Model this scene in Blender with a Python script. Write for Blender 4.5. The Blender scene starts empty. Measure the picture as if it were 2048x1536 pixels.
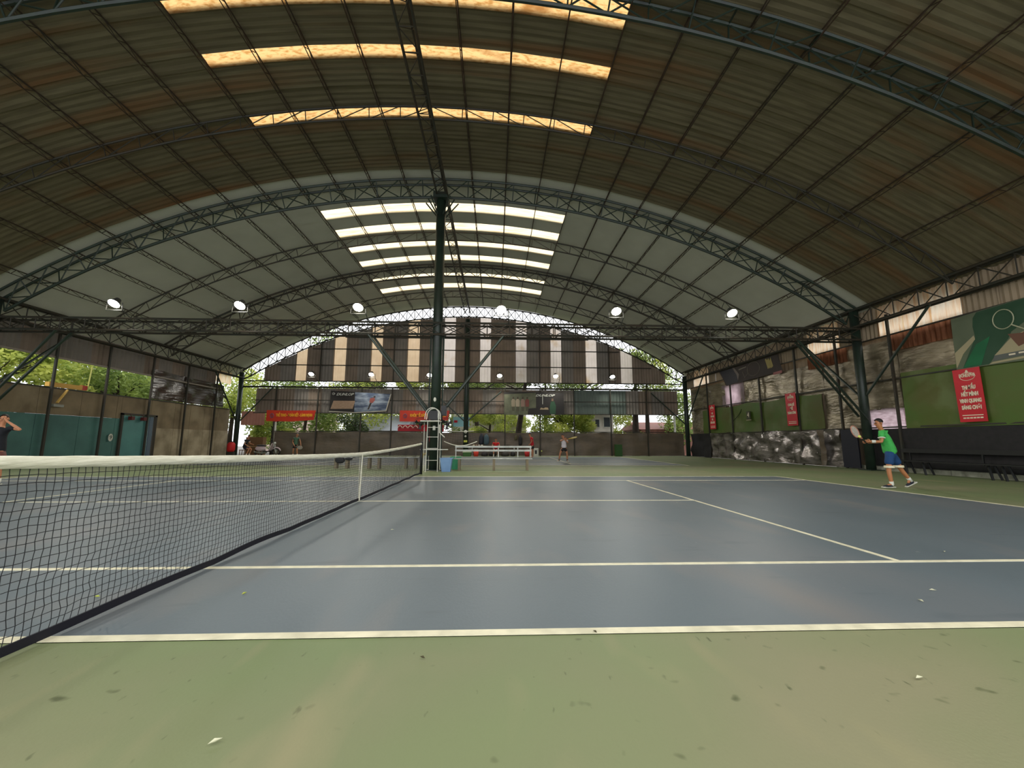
import bpy, math, random
from mathutils import Vector, Matrix, noise

random.seed(7)
C = bpy.context.scene.collection
SC = bpy.context.scene
PI = math.pi
V = Vector

# ------------------------------------------------------------------ camera
cam_d = bpy.data.cameras.new('camera')
cam = bpy.data.objects.new('camera', cam_d)
C.objects.link(cam)
yaw, tilt, roll = 0.04026, 0.13868, 0.002813
fw = V((math.sin(yaw)*math.cos(tilt), math.cos(yaw)*math.cos(tilt), math.sin(tilt)))
r0 = V((math.cos(yaw), -math.sin(yaw), 0)); u0 = r0.cross(fw)
rr = r0*math.cos(roll)+u0*math.sin(roll); uu = -r0*math.sin(roll)+u0*math.cos(roll)
cam.matrix_world = Matrix(((rr.x, uu.x, -fw.x, 2.539), (rr.y, uu.y, -fw.y, -2.583),
                           (rr.z, uu.z, -fw.z, 1.127), (0, 0, 0, 1)))
cam_d.sensor_width = 36
cam_d.lens = 821.7/2048*36
cam_d.clip_end = 400
cam_d.clip_start = 0.05
SC.camera = cam

# ------------------------------------------------------------------ world + exposure
world = bpy.data.worlds.new('overcast_sky'); SC.world = world
world.use_nodes = True
nt = world.node_tree; nt.nodes.clear()
tc = nt.nodes.new('ShaderNodeTexCoord'); sx = nt.nodes.new('ShaderNodeSeparateXYZ')
rp = nt.nodes.new('ShaderNodeValToRGB'); bg = nt.nodes.new('ShaderNodeBackground'); ow = nt.nodes.new('ShaderNodeOutputWorld')
nt.links.new(tc.outputs['Generated'], sx.inputs[0]); nt.links.new(sx.outputs['Z'], rp.inputs[0])
rp.color_ramp.elements[0].position = 0.0; rp.color_ramp.elements[0].color = (0.86, 0.88, 0.92, 1)
rp.color_ramp.elements[1].position = 0.7; rp.color_ramp.elements[1].color = (1.0, 1.0, 1.0, 1)
nt.links.new(rp.outputs[0], bg.inputs['Color']); bg.inputs['Strength'].default_value = 2.4
nt.links.new(bg.outputs[0], ow.inputs[0])
SC.view_settings.view_transform = 'Standard'
SC.view_settings.look = 'None'
SC.view_settings.exposure = 0.0
SC.view_settings.gamma = 1
SC.view_settings.use_curve_mapping = False
LAMP_W = 330.0          # power of one floodlight

# ------------------------------------------------------------------ materials
def lin(c):
    return tuple((x/255/12.92 if x/255 <= 0.04045 else ((x/255+0.055)/1.055)**2.4) for x in c)

MATS = {}
def M(name, c1, c2=None, scale=3.0, rough=0.7, metal=0.0, bump=0.0, bscale=None, stretch=(1, 1, 1), ramp=(0.35, 0.65),
      c3=None, s3=0.6, r3=(0.55, 0.7), trans=0.0, spec=0.4, detail=5, emit=0.0, alpha=1.0):
    """principled material, two or three noise-mixed colours given as 0-255 sRGB"""
    if name in MATS: return MATS[name]
    m = bpy.data.materials.new(name); m.use_nodes = True
    n = m.node_tree.nodes; l = m.node_tree.links; n.clear()
    out = n.new('ShaderNodeOutputMaterial'); bs = n.new('ShaderNodeBsdfPrincipled')
    l.new(bs.outputs[0], out.inputs[0])
    bs.inputs['Roughness'].default_value = rough; bs.inputs['Metallic'].default_value = metal
    bs.inputs['Specular IOR Level'].default_value = spec
    col1 = lin(c1)+(1,)
    bs.inputs['Base Color'].default_value = col1
    if alpha < 1: bs.inputs['Alpha'].default_value = alpha
    if emit: bs.inputs['Emission Color'].default_value = col1; bs.inputs['Emission Strength'].default_value = emit
    src = None
    if c2 is not None or bump:
        t = n.new('ShaderNodeTexCoord'); mp = n.new('ShaderNodeMapping')
        l.new(t.outputs['Object'], mp.inputs[0]); mp.inputs['Scale'].default_value = stretch
    if c2 is not None:
        ns = n.new('ShaderNodeTexNoise'); ns.inputs['Scale'].default_value = scale; ns.inputs['Detail'].default_value = detail
        l.new(mp.outputs[0], ns.inputs['Vector'])
        mr = n.new('ShaderNodeMapRange'); mr.inputs[1].default_value = ramp[0]; mr.inputs[2].default_value = ramp[1]
        l.new(ns.outputs['Fac'], mr.inputs[0])
        mx = n.new('ShaderNodeMix'); mx.data_type = 'RGBA'
        mx.inputs[6].default_value = col1; mx.inputs[7].default_value = lin(c2)+(1,)
        l.new(mr.outputs[0], mx.inputs[0]); src = mx.outputs[2]
        if c3 is not None:
            n3 = n.new('ShaderNodeTexNoise'); n3.inputs['Scale'].default_value = s3; n3.inputs['Detail'].default_value = 6
            l.new(mp.outputs[0], n3.inputs['Vector'])
            m3 = n.new('ShaderNodeMapRange'); m3.inputs[1].default_value = r3[0]; m3.inputs[2].default_value = r3[1]
            l.new(n3.outputs['Fac'], m3.inputs[0])
            x3 = n.new('ShaderNodeMix'); x3.data_type = 'RGBA'; x3.inputs[7].default_value = lin(c3)+(1,)
            l.new(m3.outputs[0], x3.inputs[0]); l.new(src, x3.inputs[6]); src = x3.outputs[2]
        l.new(src, bs.inputs['Base Color'])
    if bump:
        nb = n.new('ShaderNodeTexNoise'); nb.inputs['Scale'].default_value = bscale or scale*3; nb.inputs['Detail'].default_value = 4
        l.new(mp.outputs[0], nb.inputs['Vector'])
        bp = n.new('ShaderNodeBump'); bp.inputs['Strength'].default_value = bump; bp.inputs['Distance'].default_value = 0.05
        l.new(nb.outputs['Fac'], bp.inputs['Height']); l.new(bp.outputs[0], bs.inputs['Normal'])
    if trans:
        tr = n.new('ShaderNodeBsdfTranslucent'); ms = n.new('ShaderNodeMixShader'); ms.inputs[0].default_value = trans
        tr.inputs[0].default_value = col1
        if src is not None: l.new(src, tr.inputs[0])
        l.new(bs.outputs[0], ms.inputs[1]); l.new(tr.outputs[0], ms.inputs[2]); l.new(ms.outputs[0], out.inputs[0])
    MATS[name] = m
    return m

green_floor = M('green_acrylic', (120, 132, 92), (108, 124, 84), scale=0.7, rough=0.62, bump=0.04, bscale=60,
                c3=(134, 132, 102), s3=0.35, r3=(0.45, 0.7))
blue_floor = M('blue_acrylic', (97, 108, 114), (88, 100, 106), scale=0.5, rough=0.5, bump=0.04, bscale=60,
               c3=(112, 114, 116), s3=0.3, r3=(0.5, 0.75), stretch=(1.0, 0.45, 1))
line_white = M('court_line_paint', (232, 226, 196), (205, 200, 172), scale=6, rough=0.6)
old_roof = M('rusty_roof_steel', (112, 104, 78), (92, 84, 62), scale=2.4, rough=0.85, stretch=(0.3, 4, 1), ramp=(0.3, 0.7),
             c3=(112, 80, 48), s3=0.35, r3=(0.52, 0.72))
new_roof = M('foam_backed_roof', (196, 196, 180), (188, 188, 172), scale=0.8, rough=0.7)
rust_glass = M('rusty_translucent_sheet', (205, 168, 112), (168, 122, 66), scale=9, rough=0.6, trans=0.9, stretch=(0.6, 1.6, 1),
               ramp=(0.46, 0.66), c3=(150, 104, 56), s3=1.3, r3=(0.56, 0.7), detail=8)
cream_glass = M('cream_translucent_sheet', (244, 226, 186), (214, 180, 124), scale=2.4, rough=0.6, trans=0.9, stretch=(0.4, 8, 1), ramp=(0.5, 0.72))
wall_glass_warm = M('warm_translucent_wall_sheet', (224, 198, 166), (210, 182, 150), scale=1.2, rough=0.6, trans=0.85)
wall_glass_cool = M('cool_translucent_wall_sheet', (222, 210, 202), (212, 200, 192), scale=1.2, rough=0.6, trans=0.85, c3=(196, 168, 132), s3=0.6)
side_glass = M('stained_translucent_sheet', (255, 240, 214), (236, 190, 140), scale=1.8, rough=0.6, trans=0.9, stretch=(1, 5, 0.5), ramp=(0.4, 0.7))
rust_low = M('rust_red_translucent_sheet', (206, 144, 108), (140, 88, 60), scale=2, rough=0.7, trans=0.75, stretch=(1, 4, 0.6))
gable_dark = M('brown_wall_steel', (136, 120, 106), (120, 106, 92), scale=0.8, rough=0.7)
gable_grey = M('grey_wall_steel', (132, 124, 116), (116, 110, 102), scale=0.8, rough=0.7)
gable_green = M('green_grey_wall_steel', (98, 110, 102), (90, 100, 94), scale=0.8, rough=0.7)
side_steel = M('tan_wall_steel', (160, 142, 118), (142, 126, 104), scale=0.8, rough=0.7)
pink_sheet = M('pink_wall_sheet', (150, 106, 92), (138, 96, 84), scale=1, rough=0.7, trans=0.4)
steel_green = M('dark_green_steel', (34, 50, 38), (28, 38, 32), scale=3, rough=0.45, metal=0.0, spec=0.5)
steel_dark = M('dark_truss_steel', (44, 46, 38), (54, 46, 34), scale=1.5, rough=0.6)
steel_rust = M('rusty_purlin_steel', (48, 42, 30), (60, 42, 26), scale=0.7, rough=0.7)
steel_light = M('galvanised_tube', (168, 170, 160), (140, 142, 134), scale=4, rough=0.35, metal=0.6)
lamp_body = M('lamp_housing', (70, 70, 66), rough=0.5)
white_paint = M('white_painted_metal', (214, 214, 200), (190, 190, 178), scale=5, rough=0.45)
black_paint = M('black_painted_metal', (24, 26, 26), rough=0.4)
net_cord = M('black_net_cord', (20, 21, 24), rough=0.8)
net_tape = M('white_net_tape', (244, 242, 222), (224, 222, 198), scale=8, rough=0.8, bump=0.25, bscale=14, stretch=(1, 0.6, 4))
black_tape = M('dark_blue_net_tape', (18, 18, 30), rough=0.7)
tarp_silver = M('silver_plastic_sheet', (160, 148, 124), (104, 94, 74), scale=1.2, rough=0.26, metal=0.35, bump=0.9, bscale=4, stretch=(1, 0.7, 2.5), spec=0.6)
tarp_lowsilver = M('crumpled_silver_sheet', (158, 150, 146), (84, 80, 72), scale=1.5, rough=0.18, metal=0.5, bump=1.0, bscale=3, stretch=(1, 1, 2), spec=0.7)
tarp_green = M('olive_green_tarpaulin', (70, 100, 34), (82, 86, 36), scale=0.6, rough=0.6, c3=(92, 104, 58), s3=0.8, r3=(0.52, 0.66))
tarp_brown = M('brown_grey_tarpaulin', (104, 90, 74), (88, 78, 64), scale=0.9, rough=0.45, bump=0.4, bscale=3, stretch=(1, 1, 2))
mesh_black = M('black_shade_cloth', (34, 32, 34), (26, 26, 26), scale=6, rough=0.75)
navy_mat = M('dark_navy_mat', (26, 28, 40), rough=0.6)
kerb_mat = M('whitewashed_kerb', (176, 176, 158), (120, 122, 106), scale=3, rough=0.8)
wall_brown = M('stained_cement', (138, 122, 96), (112, 98, 76), scale=0.9, rough=0.85, c3=(150, 136, 110), s3=0.5)
wall_teal = M('teal_painted_cement', (80, 124, 116), (66, 102, 96), scale=0.8, rough=0.7)
door_teal = M('teal_door_paint', (86, 140, 136), (74, 124, 122), scale=1, rough=0.5)
wall_grey = M('grey_plaster', (176, 162, 136), (132, 120, 96), scale=1.1, rough=0.85)
frame_blue = M('blue_grey_door_frame', (88, 104, 118), rough=0.6)
leaf_a = M('yellow_green_leaves', (208, 214, 112), (128, 148, 66), scale=0.9, rough=0.6, trans=0.45, detail=2)
leaf_b = M('mid_green_leaves', (160, 178, 92), (92, 116, 58), scale=0.9, rough=0.6, trans=0.4, detail=2)
leaf_d = M('dark_green_leaves', (86, 106, 58), (58, 74, 40), scale=1.2, rough=0.6, trans=0.25, detail=2)
bark = M('dark_bark', (62, 52, 42), (44, 38, 32), scale=4, rough=0.9)
asphalt = M('street_asphalt', (120, 118, 112), (104, 102, 98), scale=2, rough=0.9)
red_cloth = M('red_banner_vinyl', (196, 24, 40), (176, 22, 34), scale=1, rough=0.5)
orange_cloth = M('orange_red_banner_vinyl', (214, 58, 26), (196, 46, 22), scale=0.9, rough=0.5)
yellow_print = M('yellow_lettering', (246, 186, 40), rough=0.6)
white_print = M('white_lettering', (226, 212, 186), rough=0.6)
grey_print = M('pale_grey_lettering', (206, 206, 196), rough=0.6)
skin = M('skin', (190, 132, 96), (178, 120, 86), scale=6, rough=0.55)
hair = M('black_hair', (24, 18, 16), rough=0.6)
def scuffs(m, layers):
    """dark scuff marks with a shape of their own, mixed over the base colour"""
    n = m.node_tree.nodes; l = m.node_tree.links
    bs = next(x for x in n if x.type == 'BSDF_PRINCIPLED'); src = bs.inputs['Base Color'].links[0].from_socket
    t = n.new('ShaderNodeTexCoord')
    for sc_, st, lo, hi, col, seed in layers:
        mp = n.new('ShaderNodeMapping'); mp.inputs['Scale'].default_value = st; mp.inputs['Location'].default_value = (seed, seed*2, 0)
        l.new(t.outputs['Object'], mp.inputs[0])
        ns = n.new('ShaderNodeTexNoise'); ns.inputs['Scale'].default_value = sc_; ns.inputs['Detail'].default_value = 2; l.new(mp.outputs[0], ns.inputs['Vector'])
        mr = n.new('ShaderNodeMapRange'); mr.inputs[1].default_value = lo; mr.inputs[2].default_value = hi; l.new(ns.outputs['Fac'], mr.inputs[0])
        mx = n.new('ShaderNodeMix'); mx.data_type = 'RGBA'; mx.inputs[7].default_value = lin(col)+(1,)
        l.new(mr.outputs[0], mx.inputs[0]); l.new(src, mx.inputs[6]); src = mx.outputs[2]
    l.new(src, bs.inputs['Base Color'])
scuffs(green_floor, [(7.0, (1.0, 1.0, 1), 0.685, 0.77, (84, 90, 60), 3), (14.0, (1.6, 0.6, 1), 0.70, 0.79, (80, 86, 58), 8), (2.0, (1.3, 0.35, 1), 0.58, 0.8, (142, 138, 104), 5)])
scuffs(blue_floor, [(1.2, (1.0, 0.3, 1), 0.55, 0.8, (118, 116, 114), 3), (9.0, (1, 1, 1), 0.76, 0.82, (150, 154, 150), 6), (3.0, (0.4, 1.2, 1), 0.62, 0.8, (84, 94, 100), 9)])
def flat(name, c, rough=0.6, **k): return M(name, c, rough=rough, **k)

# ------------------------------------------------------------------ mesh helpers
class MB:
    def __init__(s): s.v = []; s.f = []
    def add(s, vs, fs):
        b = len(s.v); s.v += [V(x) for x in vs]; s.f += [tuple(b+i for i in f) for f in fs]; return s
    def box(s, x0, x1, y0, y1, z0, z1):
        return s.add([(x0,y0,z0),(x1,y0,z0),(x1,y1,z0),(x0,y1,z0),(x0,y0,z1),(x1,y0,z1),(x1,y1,z1),(x0,y1,z1)],
                     [(3,2,1,0),(4,5,6,7),(0,1,5,4),(1,2,6,5),(2,3,7,6),(3,0,4,7)])
    def bar(s, p, q, w, h=None, up=(0,0,1)):
        p, q = V(p), V(q); d = (q-p).normalized(); up = V(up)
        if abs(d.dot(up)) > 0.98: up = V((1,0,0))
        a = d.cross(up).normalized()*w/2; b = a.cross(d).normalized()*(h or w)/2
        return s.add([p-a-b,p+a-b,p+a+b,p-a+b,q-a-b,q+a-b,q+a+b,q-a+b],
                     [(0,1,2,3),(7,6,5,4),(1,0,4,5),(2,1,5,6),(3,2,6,7),(0,3,7,4)])
    def tube(s, pts, r, n=6, closed=False):
        pts = [V(p) for p in pts]; N = len(pts); rs = r if isinstance(r, (list, tuple)) else [r]*N
        b0 = len(s.v); prev = None
        for i, p in enumerate(pts):
            if closed: d = pts[(i+1) % N]-pts[i-1]
            else: d = pts[min(i+1, N-1)]-pts[max(i-1, 0)]
            if d.length < 1e-9: d = V((0,0,1))
            d.normalize()
            if prev is None:
                up = V((0,0,1)) if abs(d.z) < 0.9 else V((1,0,0)); a = d.cross(up).normalized()
            else:
                a = prev-d*prev.dot(d)
                a = a.normalized() if a.length > 1e-6 else d.orthogonal().normalized()
            prev = a; b = d.cross(a)
            for k in range(n):
                t = 2*PI*k/n; s.v.append(p+(a*math.cos(t)+b*math.sin(t))*rs[i])
        M_ = N if closed else N-1
        for i in range(M_):
            j = (i+1) % N
            for k in range(n):
                k2 = (k+1) % n
                s.f.append((b0+i*n+k, b0+i*n+k2, b0+j*n+k2, b0+j*n+k))
        if not closed:
            s.f.append(tuple(b0+k for k in reversed(range(n)))); s.f.append(tuple(b0+(N-1)*n+k for k in range(n)))
        return s
    def ball(s, c, r, nu=10, nv=6, sc=(1,1,1)):
        c = V(c); b = len(s.v)
        s.v.append(c+V((0,0,r*sc[2])))
        for j in range(1, nv):
            ph = PI*j/nv
            for i in range(nu):
                th = 2*PI*i/nu
                s.v.append(c+V((r*sc[0]*math.sin(ph)*math.cos(th), r*sc[1]*math.sin(ph)*math.sin(th), r*sc[2]*math.cos(ph))))
        s.v.append(c-V((0,0,r*sc[2])))
        for i in range(nu): s.f.append((b, b+1+i, b+1+(i+1) % nu))
        for j in range(nv-2):
            for i in range(nu):
                a0 = b+1+j*nu; a1 = a0+nu; i2 = (i+1) % nu
                s.f.append((a0+i, a1+i, a1+i2, a0+i2))
        e = b+1+(nv-2)*nu; last = len(s.v)-1
        for i in range(nu): s.f.append((e+i, last, e+(i+1) % nu))
        return s
    def lathe(s, prof, c=(0,0,0), n=16, sx=1, sy=1):
        c = V(c); b = len(s.v)
        for r, z in prof:
            for k in range(n):
                t = 2*PI*k/n; s.v.append(c+V((r*math.cos(t)*sx, r*math.sin(t)*sy, z)))
        for j in range(len(prof)-1):
            for k in range(n):
                k2 = (k+1) % n; s.f.append((b+j*n+k, b+j*n+k2, b+(j+1)*n+k2, b+(j+1)*n+k))
        return s

def base_of(vs):
    xs = [v.x for v in vs]; ys = [v.y for v in vs]; zs = [v.z for v in vs]
    return V(((min(xs)+max(xs))/2, (min(ys)+max(ys))/2, min(zs)))
def wloc(o):
    p = V((0,0,0))
    while o is not None: p = p+o.location; o = o.parent
    return p
def build(name, mb, mat, parent=None, smooth=False, label=None):
    org = wloc(parent) if parent is not None else base_of(mb.v)
    me = bpy.data.meshes.new(name)
    me.from_pydata([tuple(v-org) for v in mb.v], [], mb.f); me.update()
    if smooth: me.polygons.foreach_set('use_smooth', [True]*len(me.polygons))
    me.materials.append(mat)
    o = bpy.data.objects.new(name, me); C.objects.link(o)
    if parent is not None: o.parent = parent
    else: o.location = org
    if label: o['label'] = label
    return o
def tag(o, label=None, cat=None, group=None, kind=None):
    if label: o['label'] = label
    if cat: o['category'] = cat
    if group: o['group'] = group
    if kind: o['kind'] = kind
    return o
def thing(name, label, cat, loc=(0,0,0), group=None, kind=None):
    o = bpy.data.objects.new(name, None); C.objects.link(o); o.location = loc; o.empty_display_size = 0.2
    return tag(o, label, cat, group, kind)
def struct(name, loc=(0,0,0)): return tag(thing(name, None, None, loc), kind='structure')
def copy_tree(o, parent=None):
    c = o.copy(); C.objects.link(c)
    if parent is not None: c.parent = parent
    for ch in list(o.children): copy_tree(ch, c)
    return c

# one shared cylinder for all truss members
_st = {}
def strut(name, p, q, r, mat, parent):
    key = mat.name
    if key not in _st:
        mb = MB().tube([(0,0,0),(0,0,1)], 1.0, 6); me = bpy.data.meshes.new('strut_'+key)
        me.from_pydata([tuple(v) for v in mb.v], [], mb.f); me.materials.append(mat); _st[key] = me
    o = bpy.data.objects.new(name, _st[key]); C.objects.link(o); o.parent = parent
    p, q = V(p), V(q); d = q-p; org = wloc(parent)
    o.location = p-org; o.rotation_mode = 'QUATERNION'; o.rotation_quaternion = d.to_track_quat('Z', 'Y')
    o.scale = (r, r, d.length)
    return o

DEPS = None
def text(name, body, size, pos, mat, parent, wall='back', width=None, shear=0.0, extrude=0.004, bold=0.0, label=None, rot=0.0):
    cu = bpy.data.curves.new(name, 'FONT'); cu.body = body; cu.size = size; cu.extrude = extrude
    cu.align_x = 'CENTER'; cu.align_y = 'CENTER'; cu.shear = shear; cu.offset = bold; cu.space_line = 1.0
    cu.resolution_u = 2
    tmp = bpy.data.objects.new('tmp', cu); C.objects.link(tmp)
    bpy.context.view_layer.update()
    dg = bpy.context.evaluated_depsgraph_get()
    me = bpy.data.meshes.new_from_object(tmp.evaluated_get(dg))
    bpy.data.objects.remove(tmp); 
    me.materials.clear(); me.materials.append(mat)
    if width:
        xs = [v.co.x for v in me.vertices]; w = max(xs)-min(xs) if xs else 1
        for v in me.vertices: v.co.x *= width/w
    if wall == 'back': B = Matrix(((1,0,0),(0,0,-1),(0,1,0)))
    elif wall == 'right': B = Matrix(((0,0,-1),(-1,0,0),(0,1,0)))
    elif wall == 'left': B = Matrix(((0,0,1),(1,0,0),(0,1,0)))
    if rot: B = B @ Matrix.Rotation(rot, 3, 'Z')
    me.transform(B.to_4x4())
    o = bpy.data.objects.new(name, me); C.objects.link(o); o.parent = parent; o.location = V(pos)-wloc(parent)
    if label: o['label'] = label
    return o

def poly(name, pts, t, mat, parent, axis, pos):
    """flat printed shape: pts in the wall's (horizontal, z) coordinates, axis 'x' or 'y' = wall normal axis"""
    mb = MB(); n = len(pts)
    def P(a, z, d): return (pos+d, a, z) if axis == 'x' else (a, pos+d, z)
    vs = [P(a, z, 0) for a, z in pts]+[P(a, z, t) for a, z in pts]
    fs = [tuple(range(n)), tuple(reversed(range(n, 2*n)))]+[(i, (i+1) % n, n+(i+1) % n, n+i) for i in range(n)]
    mb.add(vs, fs)
    return build(name, mb, mat, parent)

# ------------------------------------------------------------------ roof shape
XC, RAD, TOP = 0.3, 31.0, 12.35
XL, XR = -17.25, 17.9
def zr(x, top=TOP): return top-(RAD-math.sqrt(RAD*RAD-(x-XC)**2))

# ------------------------------------------------------------------ floor, courts, ground
g = struct('ground'); g.location = (0, 20, -0.3)
build('street', MB().box(-70, 70, -12, 95, -0.4, -0.16), asphalt, g)
fl = struct('floor')
build('acrylic_surface', MB().box(-18.2, 18.3, -5.0, 30.3, -0.15, 0.0), green_floor, fl)
def court(y0, near_w):
    c = build('court_surface', MB().box(-11.885, 11.885, y0, y0+10.97, -0.01, 0.004), blue_floor, fl)
    w = 0.055
    def ln(x0, x1, ya, yb): build('court_line', MB().box(x0, x1, ya, yb, 0.0, 0.008), line_white, c)
    ln(-11.885, 11.885, y0, y0+0.07); ln(-11.885, 11.885, y0+10.97-w, y0+10.97)
    ln(-11.885, 11.885, y0+1.37-w/2, y0+1.37+w/2); ln(-11.885, 11.885, y0+9.6-w/2, y0+9.6+w/2)
    ln(-6.4, 6.4, y0+5.485-w/2, y0+5.485+w/2)
    for s in (-1, 1):
        ln(s*6.4-w/2, s*6.4+w/2, y0+1.37+w/2, y0+5.485-w/2); ln(s*6.4-w/2, s*6.4+w/2, y0+5.485+w/2, y0+9.6-w/2)
        xa, xb = sorted((s*11.885, s*(11.885-0.08)))
        ln(xa, xb, y0+0.07, y0+1.37-w/2); ln(xa, xb, y0+1.37+w/2, y0+9.6-w/2); ln(xa, xb, y0+9.6+w/2, y0+10.97-w)
court(0.0, 1); court(17.12, 0)

# ------------------------------------------------------------------ roof sheets
ce = struct('ceiling')
KN = sorted(set([-18.3, -5.72, XC, 5.80, 18.9]+[-18.3+12.58*i/9 for i in range(1, 9)]+[-5.72+(XC+5.72)*i/4 for i in range(1, 4)]
                +[XC+(5.80-XC)*i/4 for i in range(1, 4)]+[5.80+13.1*i/9 for i in range(1, 9)]))
def roof_piece(name, x0, x1, y0, y1, mat, corr=0.018, lap=0.10):
    """sheet with crosswise corrugation; its far edge laps under the next sheet"""
    xs = [x for x in KN if x0-1e-6 <= x <= x1+1e-6]; nx = len(xs)-1
    y1 = y1+lap; L = y1-y0; ny = max(2, int(round(L/0.1))) if corr else 2
    mb = MB()
    for j in range(ny+1):
        y = y0+L*j/ny; dz = (corr if j % 2 else -corr)
        for x in xs: mb.v.append(V((x, y, zr(x)+dz+0.03-0.06*j/ny)))
    for j in range(ny):
        for i in range(nx):
            a = j*(nx+1)+i; mb.f.append((a, a+1, a+nx+2, a+nx+1))
    return build(name, mb, mat, ce)
SK = [(5.8, 6.60, 0), (7.68, 8.12, 0), (9.92, 10.38, 0), (15.53, 16.32, 1), (17.30, 18.10, 1), (19.20, 19.92, 1),
      (21.02, 21.80, 1), (23.72, 24.35, 1), (25.52, 26.42, 1)]   # each sheet laps 10 cm under the next
RX0, RX1, SX0, SX1 = -18.3, 18.9, -5.72, 5.80
cuts = [-4.2]
marks = sorted([a for s in SK for a in s[:2]]+[13.1, 30.6])
for m_ in marks:
    gap = m_-cuts[-1]; k = max(1, int(round(gap/1.0)))
    for i in range(1, k+1): cuts.append(cuts[-1]+gap/k if i < k else m_)
for a, b in zip(cuts[:-1], cuts[1:]):
    mid = (a+b)/2; mat = old_roof if mid < 13.1 else new_roof; cr = 0.007 if mid < 13.1 else 0.0
    sk = [q_ for q_ in SK if q_[0] <= mid <= q_[1]]
    if sk:
        roof_piece('roof_sheet', RX0, SX0, a, b, mat, cr); roof_piece('roof_sheet', SX1, RX1, a, b, mat, cr)
        pts = [SX0, SX0+(XC-SX0)/2, XC, XC+(SX1-XC)/2, SX1]
        for i in range(4):
            roof_piece('skylight_sheet', pts[i], pts[i+1], a, b, cream_glass if sk[0][2] else rust_glass, 0.007)
    else:
        lp = 0.10
        roof_piece('roof_sheet', RX0, XC, a, b, mat, cr, lp); roof_piece('roof_sheet', XC, RX1, a, b, mat, cr, lp)

# ------------------------------------------------------------------ roof arches
def arch(yc, big, label, mat=steel_dark, top=TOP, fine=True, group=None, lat=0.0):
    t = thing('roof_arch', label, 'truss', (XC, yc, 0), group)
    n = 36 if big else 34
    dep = 0.72 if big else 0.46
    xs = [XL+(XR-XL)*i/n for i in range(n+1)]
    def tp(i, dy=0.0): return V((xs[i], yc+dy, zr(xs[i], top)-0.14))
    def bt(i, dy=0.0):
        x = xs[i]; s = (x-XC)/RAD
        return V((x-s*dep*0.9, yc+dy, zr(x, top)-0.14-dep*math.sqrt(1-s*s)))
    rc, rw = (0.05, 0.022) if big else (0.035, 0.016)
    if big:
        for dy in (-0.2, 0.2): build('top_chord', MB().tube([tp(i, dy) for i in range(n+1)], rc, 6), mat, t)
        build('bottom_chord', MB().tube([bt(i) for i in range(n+1)], rc*1.1, 6), mat, t)
        for i in range(n+1):
            strut('web_strut', tp(i, -0.2 if i % 2 else 0.2), bt(i), rw, mat, t)
            if i % 2 == 0: strut('cross_tie', tp(i, -0.2), tp(i, 0.2), rw, mat, t)
            if i < n:
                strut('web_strut', bt(i), tp(i+1, -0.2), rw, mat, t); strut('web_strut', tp(i, 0.2), bt(i+1), rw, mat, t)
    else:
        build('top_chord', MB().tube([tp(i) for i in range(n+1)], rc, 6), mat, t)
        build('bottom_chord', MB().tube([bt(i) for i in range(n+1)], rc, 6), mat, t)
        for i in range(n+1):
            strut('web_strut', tp(i), bt(i), rw, mat, t)
            if i < n:
                if i < n/2: strut('web_strut', bt(i), tp(i+1), rw, mat, t)
                else: strut('web_strut', tp(i), bt(i+1), rw, mat, t)
    return t
arch(5.7, True, 'heavy double-chord roof arch nearest the camera, in the top corners', steel_green)
arch(9.85, False, 'slim lattice roof arch crossing the third rusty skylight strip')
arch(13.9, True, 'heavy double-chord roof arch standing on the dark centre column', steel_green)
arch(18.2, False, 'slim lattice roof arch just behind the second cream skylight strip')
arch(22.4, True, 'heavy roof arch between the fourth and fifth cream skylight strips')
arch(26.9, False, 'slim lattice roof arch behind the last cream skylight strip')
# end arch carrying the gable, single plane, deep
t = thing('roof_arch', 'lattice end arch with sky showing through above the far gable wall', 'truss', (XC, 30.0, 0))
n = 56; xs = [XL+(XR-XL)*i/n for i in range(n+1)]
def ztop(x): return zr(x, 12.12)-0.1
def zbot(x): return max(5.85, zr(x, 12.12)-0.1-0.85)
build('top_chord', MB().tube([(x, 30.0, ztop(x)) for x in xs], 0.05, 6), steel_dark, t)
build('bottom_chord', MB().tube([(x, 30.0, zbot(x)) for x in xs], 0.05, 6), steel_dark, t)
for i in range(n):
    strut('web_strut', (xs[i], 30, ztop(xs[i])), (xs[i], 30, zbot(xs[i])), 0.03, steel_dark, t)
    strut('web_strut', (xs[i], 30, zbot(xs[i])), (xs[i+1], 30, ztop(xs[i+1])), 0.028, steel_dark, t)
    strut('web_strut', (xs[i], 30, ztop(xs[i])), (xs[i+1], 30, zbot(xs[i+1])), 0.03, steel_dark, t)

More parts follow.
